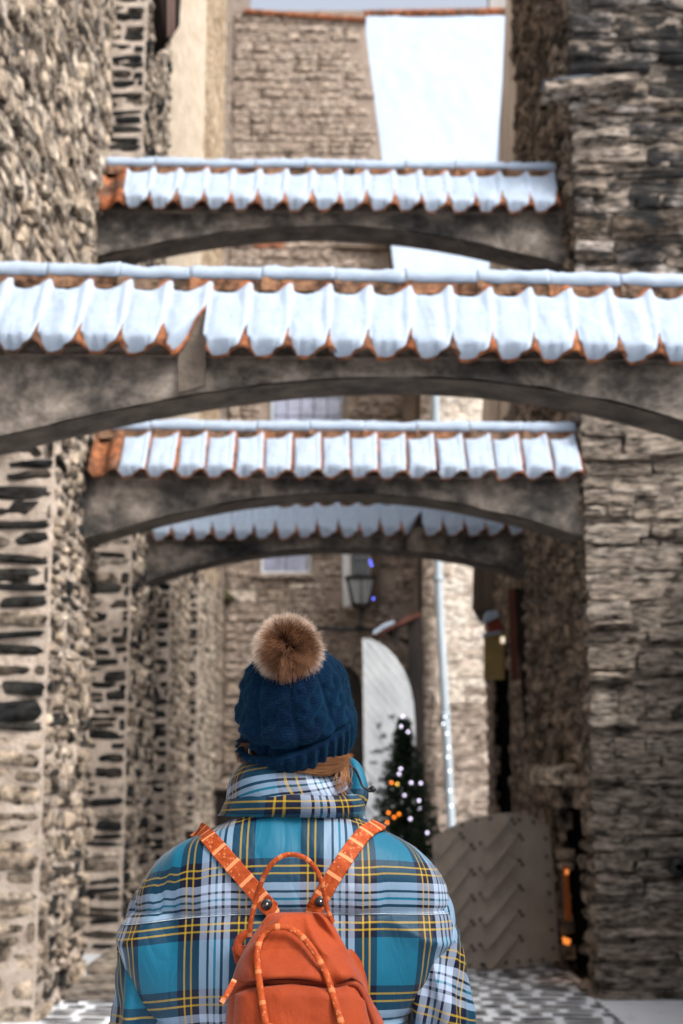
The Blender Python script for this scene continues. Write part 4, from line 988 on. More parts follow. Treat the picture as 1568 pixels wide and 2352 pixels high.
for j, row in enumerate(rows_p):
    for k, p in enumerate(row):
        kk = (k - (3 * NTH // 4)) % NTH; kk = min(kk, NTH - kk)
        ex = arc[kk] * (1 if p.x > xc0 else -1)
        V.append(p); UV.append(((p.x - x_blue + ex) / PER + 0.185, V0 + vcol[j][k] / PER))
F = [f for f in grid_faces(NTH, len(rows_p), True)]
jacket = part('jacket', V, F, PLAID, per, True, UV)
from mathutils.bvhtree import BVHTree
BV = BVHTree.FromPolygons([tuple(v) for v in V], F)
def on_back(x, y, off=0.005, Y=2.8):
    d = (P(x, y, Y) - _eye).normalized(); h = BV.ray_cast(_eye, d)
    if h[0] is None: return P(x, y, YC), Vector((0, -1, 0))
    n_ = h[1] if h[1].dot(d) < 0 else -h[1]
    return h[0] + n_ * off, n_
# quilting seam piping across the back
sp_ = []
for k in range(NTH // 2, NTH):
    j = jseam; sp_.append(rows_p[j][k] + Vector((0, -0.0015, 0)))
vv, ff = tube_data(sp_, 0.0012, 5); part('seam_piping', vv, ff, plain_mat('pale_piping', (0.34, 0.42, 0.5), 0.6), jacket)

def tube_uv(name, pts, rad, mat, parent, n=40, sub=8, uoff=0.0, voff=0.0, shear=0.0, wr=0.006, flat=None, seamz=None, seed=0, usc=None, tip=False):
    c = catmull([Vector((*p, r)) if False else p for p in pts], sub); rr = [r.x for r in catmull([Vector((r, 0, 0)) for r in rad], sub)]
    m_ = len(c); V, UV = [], []; s = 0; ref = Vector((0, -1, 0)); cols = n + 1; o = Vector((seed * 2.7, 0, 0))
    for i in range(m_):
        tg = (c[min(i + 1, m_ - 1)] - c[max(i - 1, 0)]).normalized(); ref = (ref - tg * ref.dot(tg)).normalized(); b = tg.cross(ref)
        if i: s += (c[i] - c[i - 1]).length
        for k in range(cols):
            a = 2 * PI * (k % n) / n; dirv = ref * math.cos(a) + b * math.sin(a)
            q = s * 7.0; d_ = wr * (noise.noise(o + Vector((math.cos(a) * 1.6, math.sin(a) * 1.6, q * 1.2))) + 0.5 * noise.noise(o + Vector((math.cos(a) * 3, math.sin(a) * 3, q * 2.6)))) if wr else 0
            if seamz: d_ += 0.008 * (abs(math.sin(PI * (s - seamz[0]) / seamz[1])) ** 0.5 - 0.8)
            V.append(c[i] + dirv * (rr[i] + d_))
            uu = (k / n if k <= n / 2 else k / n - 1) * 2 * PI * (usc or rr[len(rr) // 3]); UV.append((uu / PER + uoff + shear * s / PER, s / PER + voff - shear * uu / PER))
    F = grid_faces(cols, m_)
    return part(name, V, F, mat, parent, True, UV), c
SL = [P(385, 2035, 3.0), P(362, 2095, 3.0), P(352, 2150, 2.99), P(347, 2210, 2.98), P(338, 2280, 2.97), P(330, 2351, 2.97), P(326, 2460, 2.98), P(338, 2570, 3.0), P(430, 2620, 3.16), P(520, 2600, 3.25)]
SR = [P(940, 2035, 3.0), P(968, 2090, 3.0), P(982, 2150, 2.99), P(994, 2210, 2.98), P(1004, 2280, 2.97), P(1008, 2351, 2.97), P(1010, 2460, 2.98), P(996, 2570, 3.0), P(900, 2620, 3.16), P(800, 2600, 3.25)]
RA = [.045, .062, .064, .062, .063, .068, .070, .066, .058, .048]
tube_uv('sleeve', SL, RA, PLAID, jacket, 48, 9, 0.10, 0.40, 0.10, 0.016, seamz=(0.10, 0.17), seed=1)
tube_uv('sleeve', SR, RA, PLAID, jacket, 48, 9, 0.95, -0.12, -0.30, 0.016, seamz=(0.10, 0.17), seed=2)

def loft(name, rows, mat, parent, closed=True, uvf=None, cap=False):
    n = len(rows[0]); V = [p for r in rows for p in r]; UV = None
    if uvf: UV = [uvf(j, k, rows[j][k]) for j in range(len(rows)) for k in range(n)]
    F = grid_faces(n, len(rows), closed)
    if cap: F.append(tuple(range(n))[::-1])
    return part(name, V, F, mat, parent, True, UV)
def collar(name, levels, seed, amp, uo, vo, shear, parent, fold=0.0):
    """levels: (y_left, y_right, x_left, x_right, depth, Yc)"""
    L = catmull([Vector(l[:3]) for l in levels], 6); L2 = catmull([Vector(l[3:6]) for l in levels], 6); n = 120; rows = []
    for a, b in zip(L, L2):
        pl, pr = P(a[2], a[0], b[2]), P(b[0], a[1], b[2]); c = (pl + pr) / 2; w = (pr - pl).length / 2; ax = (pr - pl).normalized(); row = []
        for k in range(n):
            th = 2 * PI * k / n; x, y = se(th, w, b[1]); p = c + ax * x + Vector((0, y, 0))
            q = amp * (noise.noise(Vector((x * 8, y * 8, p.z * 14 + seed))) + 0.7 * noise.noise(Vector((x * 14, y * 14, p.z * 32 + seed + x * 10))))
            row.append(p + (Vector((x / w, y / b[1], 0)).normalized()) * q)
        rows.append(row)
    cl = [0.0]
    for j in range(1, len(rows)): cl.append(cl[-1] + (rows[j][90] - rows[j - 1][90]).length)
    def uvf(j, k, p):
        d = (k - 90 + n // 2) % n - n // 2; u = d / n * 2 * PI * 0.125; v = cl[j]
        return ((u + shear * v) / PER + uo, (v - shear * u) / PER + vo)
    return loft(name, rows, PLAID, parent, True, uvf)
# lower stand of the collar, then the upper pale one, each rolled inwards at the top
collar('collar_roll', [(1872, 1876, 500, 838, .105, 3.0), (1862, 1864, 508, 840, .122, 3.0), (1838, 1846, 516, 838, .128, 3.0), (1816, 1830, 528, 828, .122, 3.0), (1806, 1824, 538, 818, .105, 3.0)], 1, 0.005, 0.52, 0.30, 0.05, jacket)
collar('collar', [(1838, 1850, 520, 826, .115, 3.0), (1812, 1836, 523, 820, .122, 3.0), (1780, 1815, 532, 808, .122, 3.0), (1752, 1792, 556, 796, .112, 3.0), (1746, 1786, 568, 786, .102, 3.0), (1760, 1800, 576, 780, .095, 3.0)], 5, 0.004, 0.40, 0.54, 0.28, jacket)
# hood edge bulging out beside the neck, with its drawcord
hood = [P(800, 1742, 3.03), P(812, 1762, 3.02), P(822, 1795, 3.01), P(822, 1832, 3.0), P(808, 1866, 2.99)]
tube_uv('hood_edge', hood, [.006, .015, .020, .022, .014], PLAID, jacket, 24, 6, 0.1, 0.05, 0, 0.004, seed=5)
CORD = plain_mat('black_cord', (0.01, 0.01, 0.012), 0.5)
cpts = catmull([P(800, 1757, 2.93), P(815, 1768, 2.94), P(826, 1790, 2.95), P(833, 1806, 2.95), P(845, 1812, 2.95), P(856, 1806, 2.95), P(858, 1814, 2.95), P(848, 1817, 2.95), P(838, 1808, 2.95)], 5)
vv, ff = tube_data(cpts, 0.0024, 6); part('drawcord', vv, ff, CORD, jacket)
vv, ff = tube_data([P(852, 1809, 2.945), P(857, 1813, 2.945), P(861, 1817, 2.945)], [0.004, 0.006, 0.004], 8); part('cord_toggle', vv, ff, CORD, jacket)

# ---- body under the clothes: one skinned mesh
SKIN = plain_mat('skin', (0.55, 0.34, 0.25), 0.5)
bx = P(672, 1700, 3.0).x; hx = P(680, 1650, 3.0).x
bone = [((bx, 3.02, 0.98), .13), ((bx, 3.0, 1.18), .13), ((bx, 3.0, 1.34), .11), ((bx, 3.0, 1.48), .065), ((hx, 3.02, 1.60), .062), ((hx, 3.04, 1.70), .085), ((hx, 3.03, 1.79), .075)]
edges = [(i, i + 1) for i in range(6)]
for s in (-1, 1):
    o = len(bone)
    bone += [((bx + s * .10, 3.02, .90), .10), ((bx + s * .11, 3.0, .50), .065), ((bx + s * .11, 3.04, .10), .045), ((bx + s * .12, 3.17, .05), .042)]
    edges += [(0, o), (o, o + 1), (o + 1, o + 2), (o + 2, o + 3)]
    o = len(bone)
    bone += [((bx + s * .17, 3.0, 1.33), .05), ((bx + s * .265, 2.99, 1.12), .042), ((bx + s * .22, 3.13, .98), .04), ((bx + s * .13, 3.22, 1.0), .036)]
    edges += [(2, o), (o, o + 1), (o + 1, o + 2), (o + 2, o + 3)]
me = bpy.data.meshes.new('body'); me.from_pydata([b[0] for b in bone], edges, []); me.materials.append(SKIN)
body = obj('body', me, per)
sk = body.modifiers.new('skin', 'SKIN'); sl_ = me.skin_vertices[0].data
for i, b in enumerate(bone): sl_[i].radius = (b[1], b[1])
sl_[0].use_root = True
body.modifiers.new('smooth', 'SUBSURF').levels = 2; body.modifiers['smooth'].render_levels = 2
TROU = rough_mat('dark_denim', (0.012, 0.014, 0.02), (0.03, 0.034, 0.045), 40, 0.3)
for s in (-1, 1):
    tube_uv('trouser_leg', [Vector((bx + s * .08, 3.02, .98)), Vector((bx + s * .105, 3.02, .85)), Vector((bx + s * .11, 3.0, .5)), Vector((bx + s * .11, 3.03, .17))], [.12, .115, .082, .07], TROU, per, 24, 8, wr=0.006, seed=7 + s)
    bt = [Vector((bx + s * .11, 3.03, .24)), Vector((bx + s * .11, 3.03, .12)), Vector((bx + s * .115, 3.07, .06)), Vector((bx + s * .12, 3.16, .045)), Vector((bx + s * .12, 3.23, .04))]
    tube_uv('boot', bt, [.075, .068, .058, .05, .03], plain_mat('brown_boot_leather', (0.09, 0.05, 0.03), 0.5), per, 20, 6, wr=0.002)

# ---- knitted hat, tilted back
KNIT = None
t_ = NT('navy_knit'); p_ = t_.pos(); n_a = t_.noise(p_, 260, 4, 0.7); n_b = t_.noise(p_, 16, 4)
t_.set('Base Color', t_.ramp(n_b, [(0.3, (0.0, 0.004, 0.018)), (0.7, (0.0, 0.011, 0.036))])); t_.set('Roughness', 0.95); t_.set('Sheen Weight', 0.12); t_.set('Sheen Roughness', 0.45); t_.set('Sheen Tint', (0.05, 0.45, 0.75))
t_.set('Specular IOR Level', 0.1); sx_ = t_.n('ShaderNodeSeparateXYZ', {0: t_.n('ShaderNodeUVMap').outputs[0]})
def _sin(v, k, ph=None):
    a = t_.n('ShaderNodeMath', {0: v, 1: k}, operation='MULTIPLY').outputs[0]
    if ph is not None: a = t_.n('ShaderNodeMath', {0: a, 1: ph}, operation='ADD').outputs[0]
    return t_.n('ShaderNodeMath', {0: a}, operation='SINE').outputs[0]
col_ = _sin(sx_.outputs[0], 2 * PI / 0.0065)
vee = _sin(sx_.outputs[1], 2 * PI / 0.0055, t_.n('ShaderNodeMath', {0: t_.n('ShaderNodeMath', {0: col_}, operation='ABSOLUTE').outputs[0], 1: 2.2}, operation='MULTIPLY').outputs[0])
hk = t_.n('ShaderNodeMath', {0: t_.n('ShaderNodeMath', {0: vee, 1: 0.16}, operation='MULTIPLY').outputs[0], 1: t_.n('ShaderNodeMath', {0: n_a, 1: 1.2}, operation='MULTIPLY').outputs[0]}, operation='ADD').outputs[0]
t_.bump(hk, 0.8, 0.003); KNIT = t_.m
hb = P(682, 1708, 3.0); htop = P(668, 1490, 2.91)
hax = (htop - hb); HL = hax.length; hz = hax.normalized(); hxv = Vector((1, 0, 0)); hxv = (hxv - hz * hxv.dot(hz)).normalized(); hy = hz.cross(hxv)
hprof = [(0.0, .098, .112), (0.08, .103, .118), (0.2, .108, .123), (0.34, .110, .124), (0.5, .108, .121), (0.65, .103, .114), (0.78, .095, .104), (0.88, .080, .086), (0.95, .06, .064), (1.0, .03, .03)]
def hat_r(tt): return interp([h[0] for h in hprof], [h[1] for h in hprof], tt), interp([h[0] for h in hprof], [h[2] for h in hprof], tt)
def cable(th, z):
    n = 9; q = th * n / (2 * PI); c = math.floor(q); f_ = q - c
    if c % 1 == 0:
        w = (f_ - 0.5) * 2
        ph = z * 2 * PI / 0.075 + c * 1.3
        s1 = 0.42 * math.sin(ph); h = 0
        for sg in (1, -1):
            ctr = s1 * sg; hh = max(0, 1 - ((w - ctr) / 0.42) ** 2); hh *= 0.75 + 0.25 * sg * math.cos(ph); h = max(h, hh)
        edge = -0.5 * max(0, 1 - (min(f_, 1 - f_) / 0.09) ** 2)
        return h + edge
    return 0
hat = bpy.data.objects.new('knit_hat', None); link(hat, per, Matrix.Translation(hb))
rows = []; n = 240
for j in range(80):
    tt = 0.10 + 0.90 * j / 79; rx_, ry_ = hat_r(tt); row = []
    for k in range(n):
        th = 2 * PI * k / n
        sag = 0.006 * noise.noise(Vector((math.cos(th) * 2.2, math.sin(th) * 2.2, tt * 4)))
        slouch = 0.012 * math.exp(-((tt - 0.33) / 0.10) ** 2) - 0.012 * math.exp(-((tt - 0.19 - 0.10 * max(0, math.cos(th))) / 0.045) ** 2)
        d_ = 0.008 * cable(th + 0.25 * tt, tt * HL) * sstep(1.0, 0.75, tt) + sag + slouch * sstep(0.10, 0.2, tt)
        row.append(hb + hz * (tt * HL) + hxv * math.cos(th) * (rx_ + d_) + hy * math.sin(th) * (ry_ + d_))
    rows.append(row)
crown_rows = rows
loft('crown', rows, KNIT, hat, True, lambda j, k, p: (abs(k - 120) / 240 * 2 * PI * 0.115, j / 79 * HL))
rows = []; n = 300
for j in range(26):
    q = j / 25; tt = -0.03 + 0.22 * q; rx_, ry_ = hat_r(max(0, tt)); row = []
    bulge = 0.004 + 0.016 * math.sqrt(max(0, 1 - (2 * q - 1) ** 6))
    for k in range(n):
        th = 2 * PI * k / n; rib = 0.0034 * math.copysign(abs(math.sin(th * 34)) ** 0.7, math.sin(th * 34)) * min(1, 3 * q, 4 * (1 - q))
        up_ = 0.030 * math.cos(th) * sstep(0.1, 1.0, q)                    # upper edge of the turn-up rises to the right
        row.append(hb + hz * (tt * HL + up_) + hxv * math.cos(th) * (rx_ + bulge + rib) + hy * math.sin(th) * (ry_ + bulge + rib) + Vector((0, 0, 0.004 * noise.noise(Vector((math.cos(th) * 2, math.sin(th) * 2, 4))))))
    rows.append(row)
loft('brim', rows, KNIT, hat, True, lambda j, k, p: (abs(k - 150) / 300 * 2 * PI * 0.115, j / 25 * 0.05))
brim_rows = rows

# ---- strands (fur, hair) as thin tapering ribbons
def strands(name, specs, width, mat, parent):
    V, F, UV = [], [], []
    for pts, rnd in specs:
        m_ = len(pts); o = len(V); view = (_eye - pts[0]).normalized()
        for i, p in enumerate(pts):
            tg = (pts[min(i + 1, m_ - 1)] - pts[max(i - 1, 0)]).normalized(); sd = tg.cross(view)
            if sd.length < 0.15: sd = tg.orthogonal()
            w = width * (1 - 0.85 * i / (m_ - 1)); sd = sd.normalized() * w
            V += [p - sd, p + sd]; UV += [(rnd, i / (m_ - 1))] * 2
        F += [(o + 2 * i, o + 2 * i + 1, o + 2 * i + 3, o + 2 * i + 2) for i in range(m_ - 1)]
    return part(name, V, F, mat, parent, True, UV)
def fur_mat(name, stops, stops2, transl=0.35):
    t = NT(name); sp = t.n('ShaderNodeSeparateXYZ', {0: t.n('ShaderNodeUVMap').outputs[0]})
    c = t.mix(t.ramp(sp.outputs[0], [(0.1, 0.0), (0.9, 1.0)]), t.ramp(sp.outputs[1], stops), t.ramp(sp.outputs[1], stops2))
    t.set('Base Color', c); t.set('Roughness', 0.55)
    tr = t.n('ShaderNodeBsdfTranslucent', {'Color': c}); mx = t.n('ShaderNodeMixShader', {0: transl, 1: t.b.outputs[0], 2: tr.outputs[0]}); t.t.links.new(mx.outputs[0], t.out.inputs[0])
    return t.m
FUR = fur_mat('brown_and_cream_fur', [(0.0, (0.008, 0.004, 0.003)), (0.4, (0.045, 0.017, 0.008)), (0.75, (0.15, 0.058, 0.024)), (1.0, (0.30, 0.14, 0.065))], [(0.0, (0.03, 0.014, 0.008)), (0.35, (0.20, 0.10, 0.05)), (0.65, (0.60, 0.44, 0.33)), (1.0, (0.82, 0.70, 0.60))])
pc = P(661, 1488, 2.86); rf = random.Random(3); sp = []
clumps = [Vector((rf.gauss(0, 1), rf.gauss(0, 1), rf.gauss(0, 1))).normalized() for _ in range(260)]
for k in range(15000):
    d = Vector((rf.gauss(0, 1), rf.gauss(0, 1), rf.gauss(0, 1))).normalized()
    c = max(rf.sample(clumps, 24), key=lambda q: q.dot(d))
    L_ = rf.uniform(0.036, 0.047) * (1.0 + 0.22 * noise.noise(d * 2.8)) * (1.12 if rf.random() < 0.06 else 1)
    p0 = pc + d * 0.028; dd = (d + noise.noise_vector(d * 2.4) * 0.9 + c * rf.uniform(0.4, 1.1) + Vector((rf.gauss(0, .16), rf.gauss(0, .16), rf.gauss(0, .16)))).normalized()
    pts = [p0, p0 + d * L_ * 0.35, p0 + (d * 0.45 + dd * 0.3) * L_, p0 + (d * 0.4 + dd * 0.65).normalized() * L_ + Vector((0, 0, -0.004))]
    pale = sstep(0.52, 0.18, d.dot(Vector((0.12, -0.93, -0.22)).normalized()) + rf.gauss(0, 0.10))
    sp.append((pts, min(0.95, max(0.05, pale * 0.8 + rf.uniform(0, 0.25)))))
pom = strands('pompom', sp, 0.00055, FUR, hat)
vv, ff = uvsphere(0.034, 16, 12); obj('pompom_core', mesh('pompom_core', vv, ff, plain_mat('dark_fur_base', (0.02, 0.010, 0.006), 0.9)), hat, Matrix.Translation(pc))
# short fuzz along the wool
sp = []
for rws, cnt in ((crown_rows, 5200), (brim_rows, 2200)):
    for k in range(cnt):
        j = rf.randrange(len(rws)); q = rws[j][rf.randrange(len(rws[0]))]; ax_ = hb + hz * (q - hb).dot(hz); d = (q - ax_).normalized()
        L_ = rf.uniform(0.003, 0.009); e = (d + Vector((rf.gauss(0, .6), rf.gauss(0, .6), rf.gauss(0, .6)))).normalized()
        sp.append(([q - d * 0.001, q + (d + e).normalized() * L_ * 0.5, q + e * L_], rf.random()))
strands('wool_fuzz', sp, 0.00022, plain_mat('navy_fuzz', (0.004, 0.03, 0.07), 0.9), hat)
# ---- hair tucked between hat and collar
def nape_ring(y, w, d): 
    c = P(682, y, 3.02); return [c + Vector((w * math.cos(2 * PI * k / 40), d * math.sin(2 * PI * k / 40), 0)) for k in range(40)]
loft('hair_base', [nape_ring(1815, .085, .09), nape_ring(1785, .098, .108), nape_ring(1755, .103, .114), nape_ring(1700, .098, .11)], plain_mat('dark_copper_hair', (0.05, 0.02, 0.008), 0.6), per)
HAIR = fur_mat('copper_blond_hair', [(0.0, (0.05, 0.02, 0.008)), (0.5, (0.13, 0.05, 0.018)), (1.0, (0.16, 0.06, 0.02))], [(0.0, (0.10, 0.04, 0.015)), (0.45, (0.34, 0.16, 0.065)), (0.7, (0.12, 0.05, 0.018)), (1.0, (0.26, 0.12, 0.05))], 0.1)
sp = []
for k in range(800):
    a = rf.uniform(0, 1) ** 0.8; y0 = 1741 + 20 * a + rf.gauss(0, 2)
    sh = rf.uniform(-30, 20); xs = [630 + sh, 668 + sh, 708, 750, 782 + rf.gauss(0, 4), 800 + rf.gauss(0, 5)]; x_end = rf.choice([3, 4, 5, 5])
    pts = []
    for i in range(x_end + 1):
        x = xs[i] + rf.gauss(0, 2); bow = [0, 8, 16, 18, 8, -14][i] * (0.3 + a); pts.append(P(x, y0 + bow - 6 + rf.gauss(0, 0.6), [2.915, 2.892, 2.888, 2.892, 2.905, 2.95][i] + rf.uniform(-0.006, 0.006)))
    sp.append((catmull(pts, 3), rf.random()))
for k in range(70):
    x = 790 + rf.gauss(0, 6); pts = [P(x, 1742, 2.93), P(x + rf.gauss(2, 5), 1772, 2.90), P(x + rf.gauss(0, 8), 1800, 2.89), P(x + rf.gauss(-4, 9), 1818 + rf.uniform(-14, 14), 2.885)]
    sp.append((catmull(pts, 3), rf.random()))
for k in range(90):
    x = 556 + rf.gauss(0, 5); pts = [P(x + 10, 1705, 2.98), P(x, 1722, 2.98), P(x - rf.uniform(0, 10), 1738, 2.97), P(x + rf.uniform(-8, 6), 1752, 2.96)]
    sp.append((catmull(pts, 3), rf.random()))
strands('hair', sp, 0.00055, HAIR, per)

# ------------------------------------------------------------------ backpack
def canvas_mat(name, c0, c1):
    t = NT(name); p = t.pos(); n1 = t.noise(p, 7, 5); n2 = t.noise(p, 420, 3)
    t.set('Base Color', t.ramp(n1, [(0.3, c0), (0.7, c1)])); t.set('Roughness', 0.72); t.set('Sheen Weight', 0.12); t.bump(t.n('ShaderNodeMath', {0: t.noise(t.pos((1, 1, 0.7)), 18, 4, 0.55, 0.6), 1: t.n('ShaderNodeMath', {0: n2, 1: 0.12}, operation='MULTIPLY').outputs[0]}, operation='ADD').outputs[0], 0.45, 0.012); return t.m
CANV = canvas_mat('orange_canvas', (0.24, 0.030, 0.0035), (0.34, 0.047, 0.006))
CANV_D = canvas_mat('dark_orange_zip_tape', (0.20, 0.028, 0.008), (0.27, 0.04, 0.01))
def strap_mat(name, step, bandc, w):
    t = NT(name); sp = t.n('ShaderNodeSeparateXYZ', {0: t.n('ShaderNodeUVMap').outputs[0]})
    fr = t.n('ShaderNodeMath', {0: t.n('ShaderNodeMath', {0: sp.outputs[1], 1: 1 / step}, operation='MULTIPLY').outputs[0]}, operation='FRACT').outputs[0]
    band = t.ramp(fr, [(0.0, 1.0), (w, 0.0)], 'CONSTANT')
    vec = t.n('ShaderNodeVectorMath', {0: t.n('ShaderNodeUVMap').outputs[0], 1: (260, 260, 1)}, operation='MULTIPLY').outputs[0]
    vo = t.n('ShaderNodeTexWhiteNoise', {'Vector': t.n('ShaderNodeVectorMath', {0: vec}, operation='FLOOR').outputs[0]}, noise_dimensions='2D').outputs['Value']
    spk = t.ramp(vo, [(0.0, 0.0), (0.93, 0.0), (0.95, 0.45)])
    lo_n = t.ramp(t.noise(t.pos(), 70, 5, 0.7), [(0.4, 0.0), (0.62, 1.0)])
    c = t.mix(lo_n, (0.26, 0.035, 0.004), (0.40, 0.07, 0.012)); c = t.mix(spk, c, (0.70, 0.28, 0.13)); c = t.mix(band, c, bandc)
    t.set('Base Color', c); t.set('Roughness', 0.7); t.bump(t.noise(t.pos(), 500, 3), 0.3, 0.001); return t.m
STRAP = strap_mat('patterned_orange_webbing', 0.042, (0.68, 0.25, 0.11), 0.17); CORDM = strap_mat('patterned_orange_cord', 0.055, (0.50, 0.16, 0.06), 0.14)
bag = thing('backpack', 'small bright orange canvas backpack with patterned straps worn on the plaid jacket', 'backpack', (P(690, 2400, 2.75).x, 2.75, P(690, 2560, 2.75).z))
YB = 2.775
bp = [(2096, 628, 742, .016), (2104, 612, 754, .030), (2128, 594, 768, .046), (2160, 572, 786, .062), (2205, 548, 810, .080), (2250, 532, 832, .094), (2300, 524, 856, .104), (2351, 519, 882, .110), (2430, 520, 900, .112), (2500, 532, 900, .108), (2545, 556, 886, .09), (2560, 600, 850, .05)]
BR = catmull([Vector((P(a, y, YB).x, P(b, y, YB).x, P(690, y, YB).z)) for y, a, b, d in bp], 7); BD = [d.x for d in catmull([Vector((d, 0, 0)) for *_, d in bp], 7)]
rows = []; n = 120; zzip = P(690, 2252, 2.68).z
for R_, dp in zip(BR, BD):
    xc, w = (R_[0] + R_[1]) / 2, (R_[1] - R_[0]) / 2; row = []
    for k in range(n):
        th = 2 * PI * k / n; c_, s_ = math.cos(th), math.sin(th); e = 2 / 2.7
        x = w * math.copysign(abs(c_) ** e, c_); y = math.copysign(abs(s_) ** e, s_); y = y * dp if y < 0 else y * min(0.04, dp)
        z = R_[2]; q = 0
        if s_ < 0:
            q = 0.011 * noise.noise(Vector((x * 9, z * 7, 2))) + 0.010 * noise.noise(Vector((x * 17 + z * 9, z * 13, 5)))
            # diagonal folds falling from the tip to the right-hand side
            fx = x / w
            q += 0.016 * math.sin(9.0 * (fx * 1.0 + (z - zzip) * 6.5)) * sstep(0.1, 0.6, fx) * sstep(zzip - 0.03, zzip + 0.05, z) * -s_
            q += 0.011 * math.sin(8.0 * (-fx + (z - zzip) * 5)) * sstep(0.25, 0.7, -fx) * sstep(zzip, zzip + 0.06, z) * -s_
            q += 0.010 * math.exp(-((z - zzip - 0.012) / 0.012) ** 2) * -s_ - 0.012 * math.exp(-((z - zzip + 0.006) / 0.008) ** 2) * -s_
        row.append(Vector((xc + x, YB + y - q, z + 0.012 * (x / w) ** 2 * (1 if z > zzip - 0.05 else 0) * 0)))
    rows.append(row)
loft('bag_body', rows, CANV, bag, True, None, True)
BBV = BVHTree.FromPolygons([tuple(p) for r in rows for p in r], grid_faces(n, len(rows), True))
def on_bag(x, y, off=0.004):
    d = (P(x, y, 2.7) - _eye).normalized(); h = BBV.ray_cast(_eye, d)
    if h[0] is None: return on_back(x, y, off)
    n_ = h[1] if h[1].dot(d) < 0 else -h[1]
    return h[0] + n_ * off, n_
# front pocket bulging below the zip
pk = []; nxp, nzp = 44, 34
px0, px1 = 540, 838
for j in range(nzp):
    v_ = j / (nzp - 1); row = []
    for i in range(nxp):
        u_ = i / (nxp - 1); x = lerp(px0 - 14 * v_, px1 + 38 * v_, u_); ytop = interp([0, 0.12, 0.45, 0.72, 0.86, 1.0], [2281, 2267, 2258, 2270, 2262, 2300], u_); y = lerp(ytop, 2480, v_)
        p, nn = on_bag(x, y, 0.0)
        e = min(1, u_ / 0.16, (1 - u_) / 0.16, v_ / 0.10, (1 - v_) / 0.1); bul = 0.030 * math.sqrt(max(0, 1 - (1 - e) ** 2)) + 0.006 * noise.noise(Vector((u_ * 5, v_ * 4, 3))) * e
        row.append(p + (nn * 0.4 + Vector((0, -0.6, 0))) * (bul + 0.001))
    pk.append(row)
loft('front_pocket', pk, CANV, bag, False)
def ribbon(name, pts, nrms, w, th, mat, parent):
    V, UV, F = [], [], []; s = 0; m_ = len(pts)
    for i in range(m_):
        tg = (pts[min(i + 1, m_ - 1)] - pts[max(i - 1, 0)]).normalized(); n_ = (nrms[i] - tg * nrms[i].dot(tg)).normalized(); sd = tg.cross(n_)
        if i: s += (pts[i] - pts[i - 1]).length
        for a, h in ((-1, 0), (-0.94, th), (0, th * 1.15), (0.94, th), (1, 0), (0, -th * .3)):
            V.append(pts[i] + sd * (a * w / 2) + n_ * h); UV.append((a * w / 2, s))
    F = grid_faces(6, m_, True) + [tuple(range(6))[::-1], tuple(len(V) - 6 + k for k in range(6))]
    return part(name, V, F, mat, parent, False, UV)
for side, px in ((-1, [(636, 2104), (612, 2076), (580, 2038), (545, 1998), (510, 1958), (482, 1928), (458, 1905)]), (1, [(712, 2106), (732, 2070), (757, 2028), (785, 1984), (812, 1944), (836, 1916), (857, 1902)])):
    pts, nr_ = [], []
    for x, y in px:
        p, n_ = on_back(x, y, 0.006); pts.append(p); nr_.append(n_)
    top = pts[-1]; sx = -0.012 * side
    Yq = top.y + 0.012
    while Yq < 3.10:
        h = BV.ray_cast(Vector((top.x + side * 0.006, Yq, 2.3)), Vector((0, 0, -1)))
        if h[0] is not None:
            nn = h[1] if h[1].z > 0 else -h[1]; pts.append(h[0] + nn * 0.006); nr_.append(nn)
        Yq += 0.02
    end = pts[-1]
    for dy, dz in ((0.03, -0.05), (0.045, -0.14), (0.05, -0.3)):
        pts.append(end + Vector((0, dy, dz))); nr_.append(Vector((0, 1, 0.2)).normalized())
    cp, cn = [], []
    for a in range(len(pts) - 1):
        m_ = max(1, int((pts[a + 1] - pts[a]).length / 0.006))
        for b in range(m_): cp.append(pts[a].lerp(pts[a + 1], b / m_)); cn.append(nr_[a].lerp(nr_[a + 1], b / m_).normalized())
    for _ in range(6):
        cp = [cp[0]] + [(cp[a - 1] + cp[a] * 2 + cp[a + 1]) / 4 for a in range(1, len(cp) - 1)] + [cp[-1]]
        cn = [cn[0]] + [(cn[a - 1] + cn[a] * 2 + cn[a + 1]).normalized() for a in range(1, len(cn) - 1)] + [cn[-1]]
    ribbon('shoulder_strap', cp, cn, 0.033, 0.003, STRAP, bag)
    x, y = ((613, 2074), (735, 2068))[0 if side < 0 else 1]
    p, n_ = on_back(x, y, 0.009)
    vv, ff = tube_data([p - n_ * 0.004, p + n_ * 0.0012, p + n_ * 0.003], [0.0105, 0.0105, 0.0075], 18); rv = part('rivet', vv, ff, plain_mat('black_rivet', (0.02, 0.022, 0.025), 0.35, spec=0.6), bag)
    vv, ff = tube_data([p, p + n_ * 0.004, p + n_ * 0.0065], [0.0042, 0.004, 0.0018], 14); part('rivet_cap', vv, ff, plain_mat('rivet_steel', (0.35, 0.35, 0.34), 0.3, 1.0), rv)
def cord_uv(name, pts, r, mat, parent, flat=1.0):
    c = catmull(pts, 8); V, UV = [], []; s = 0; n = 12; ref = Vector((0, -1, 0)); m_ = len(c)
    for i in range(m_):
        tg = (c[min(i + 1, m_ - 1)] - c[max(i - 1, 0)]).normalized(); ref = (ref - tg * ref.dot(tg)).normalized(); b = tg.cross(ref)
        if i: s += (c[i] - c[i - 1]).length
        for k in range(n + 1):
            a = 2 * PI * (k % n) / n; V.append(c[i] + (ref * math.cos(a) * flat + b * math.sin(a)) * r); UV.append((k / n * 0.05, s))
    return part(name, V, grid_faces(n + 1, m_), mat, parent, True, UV)
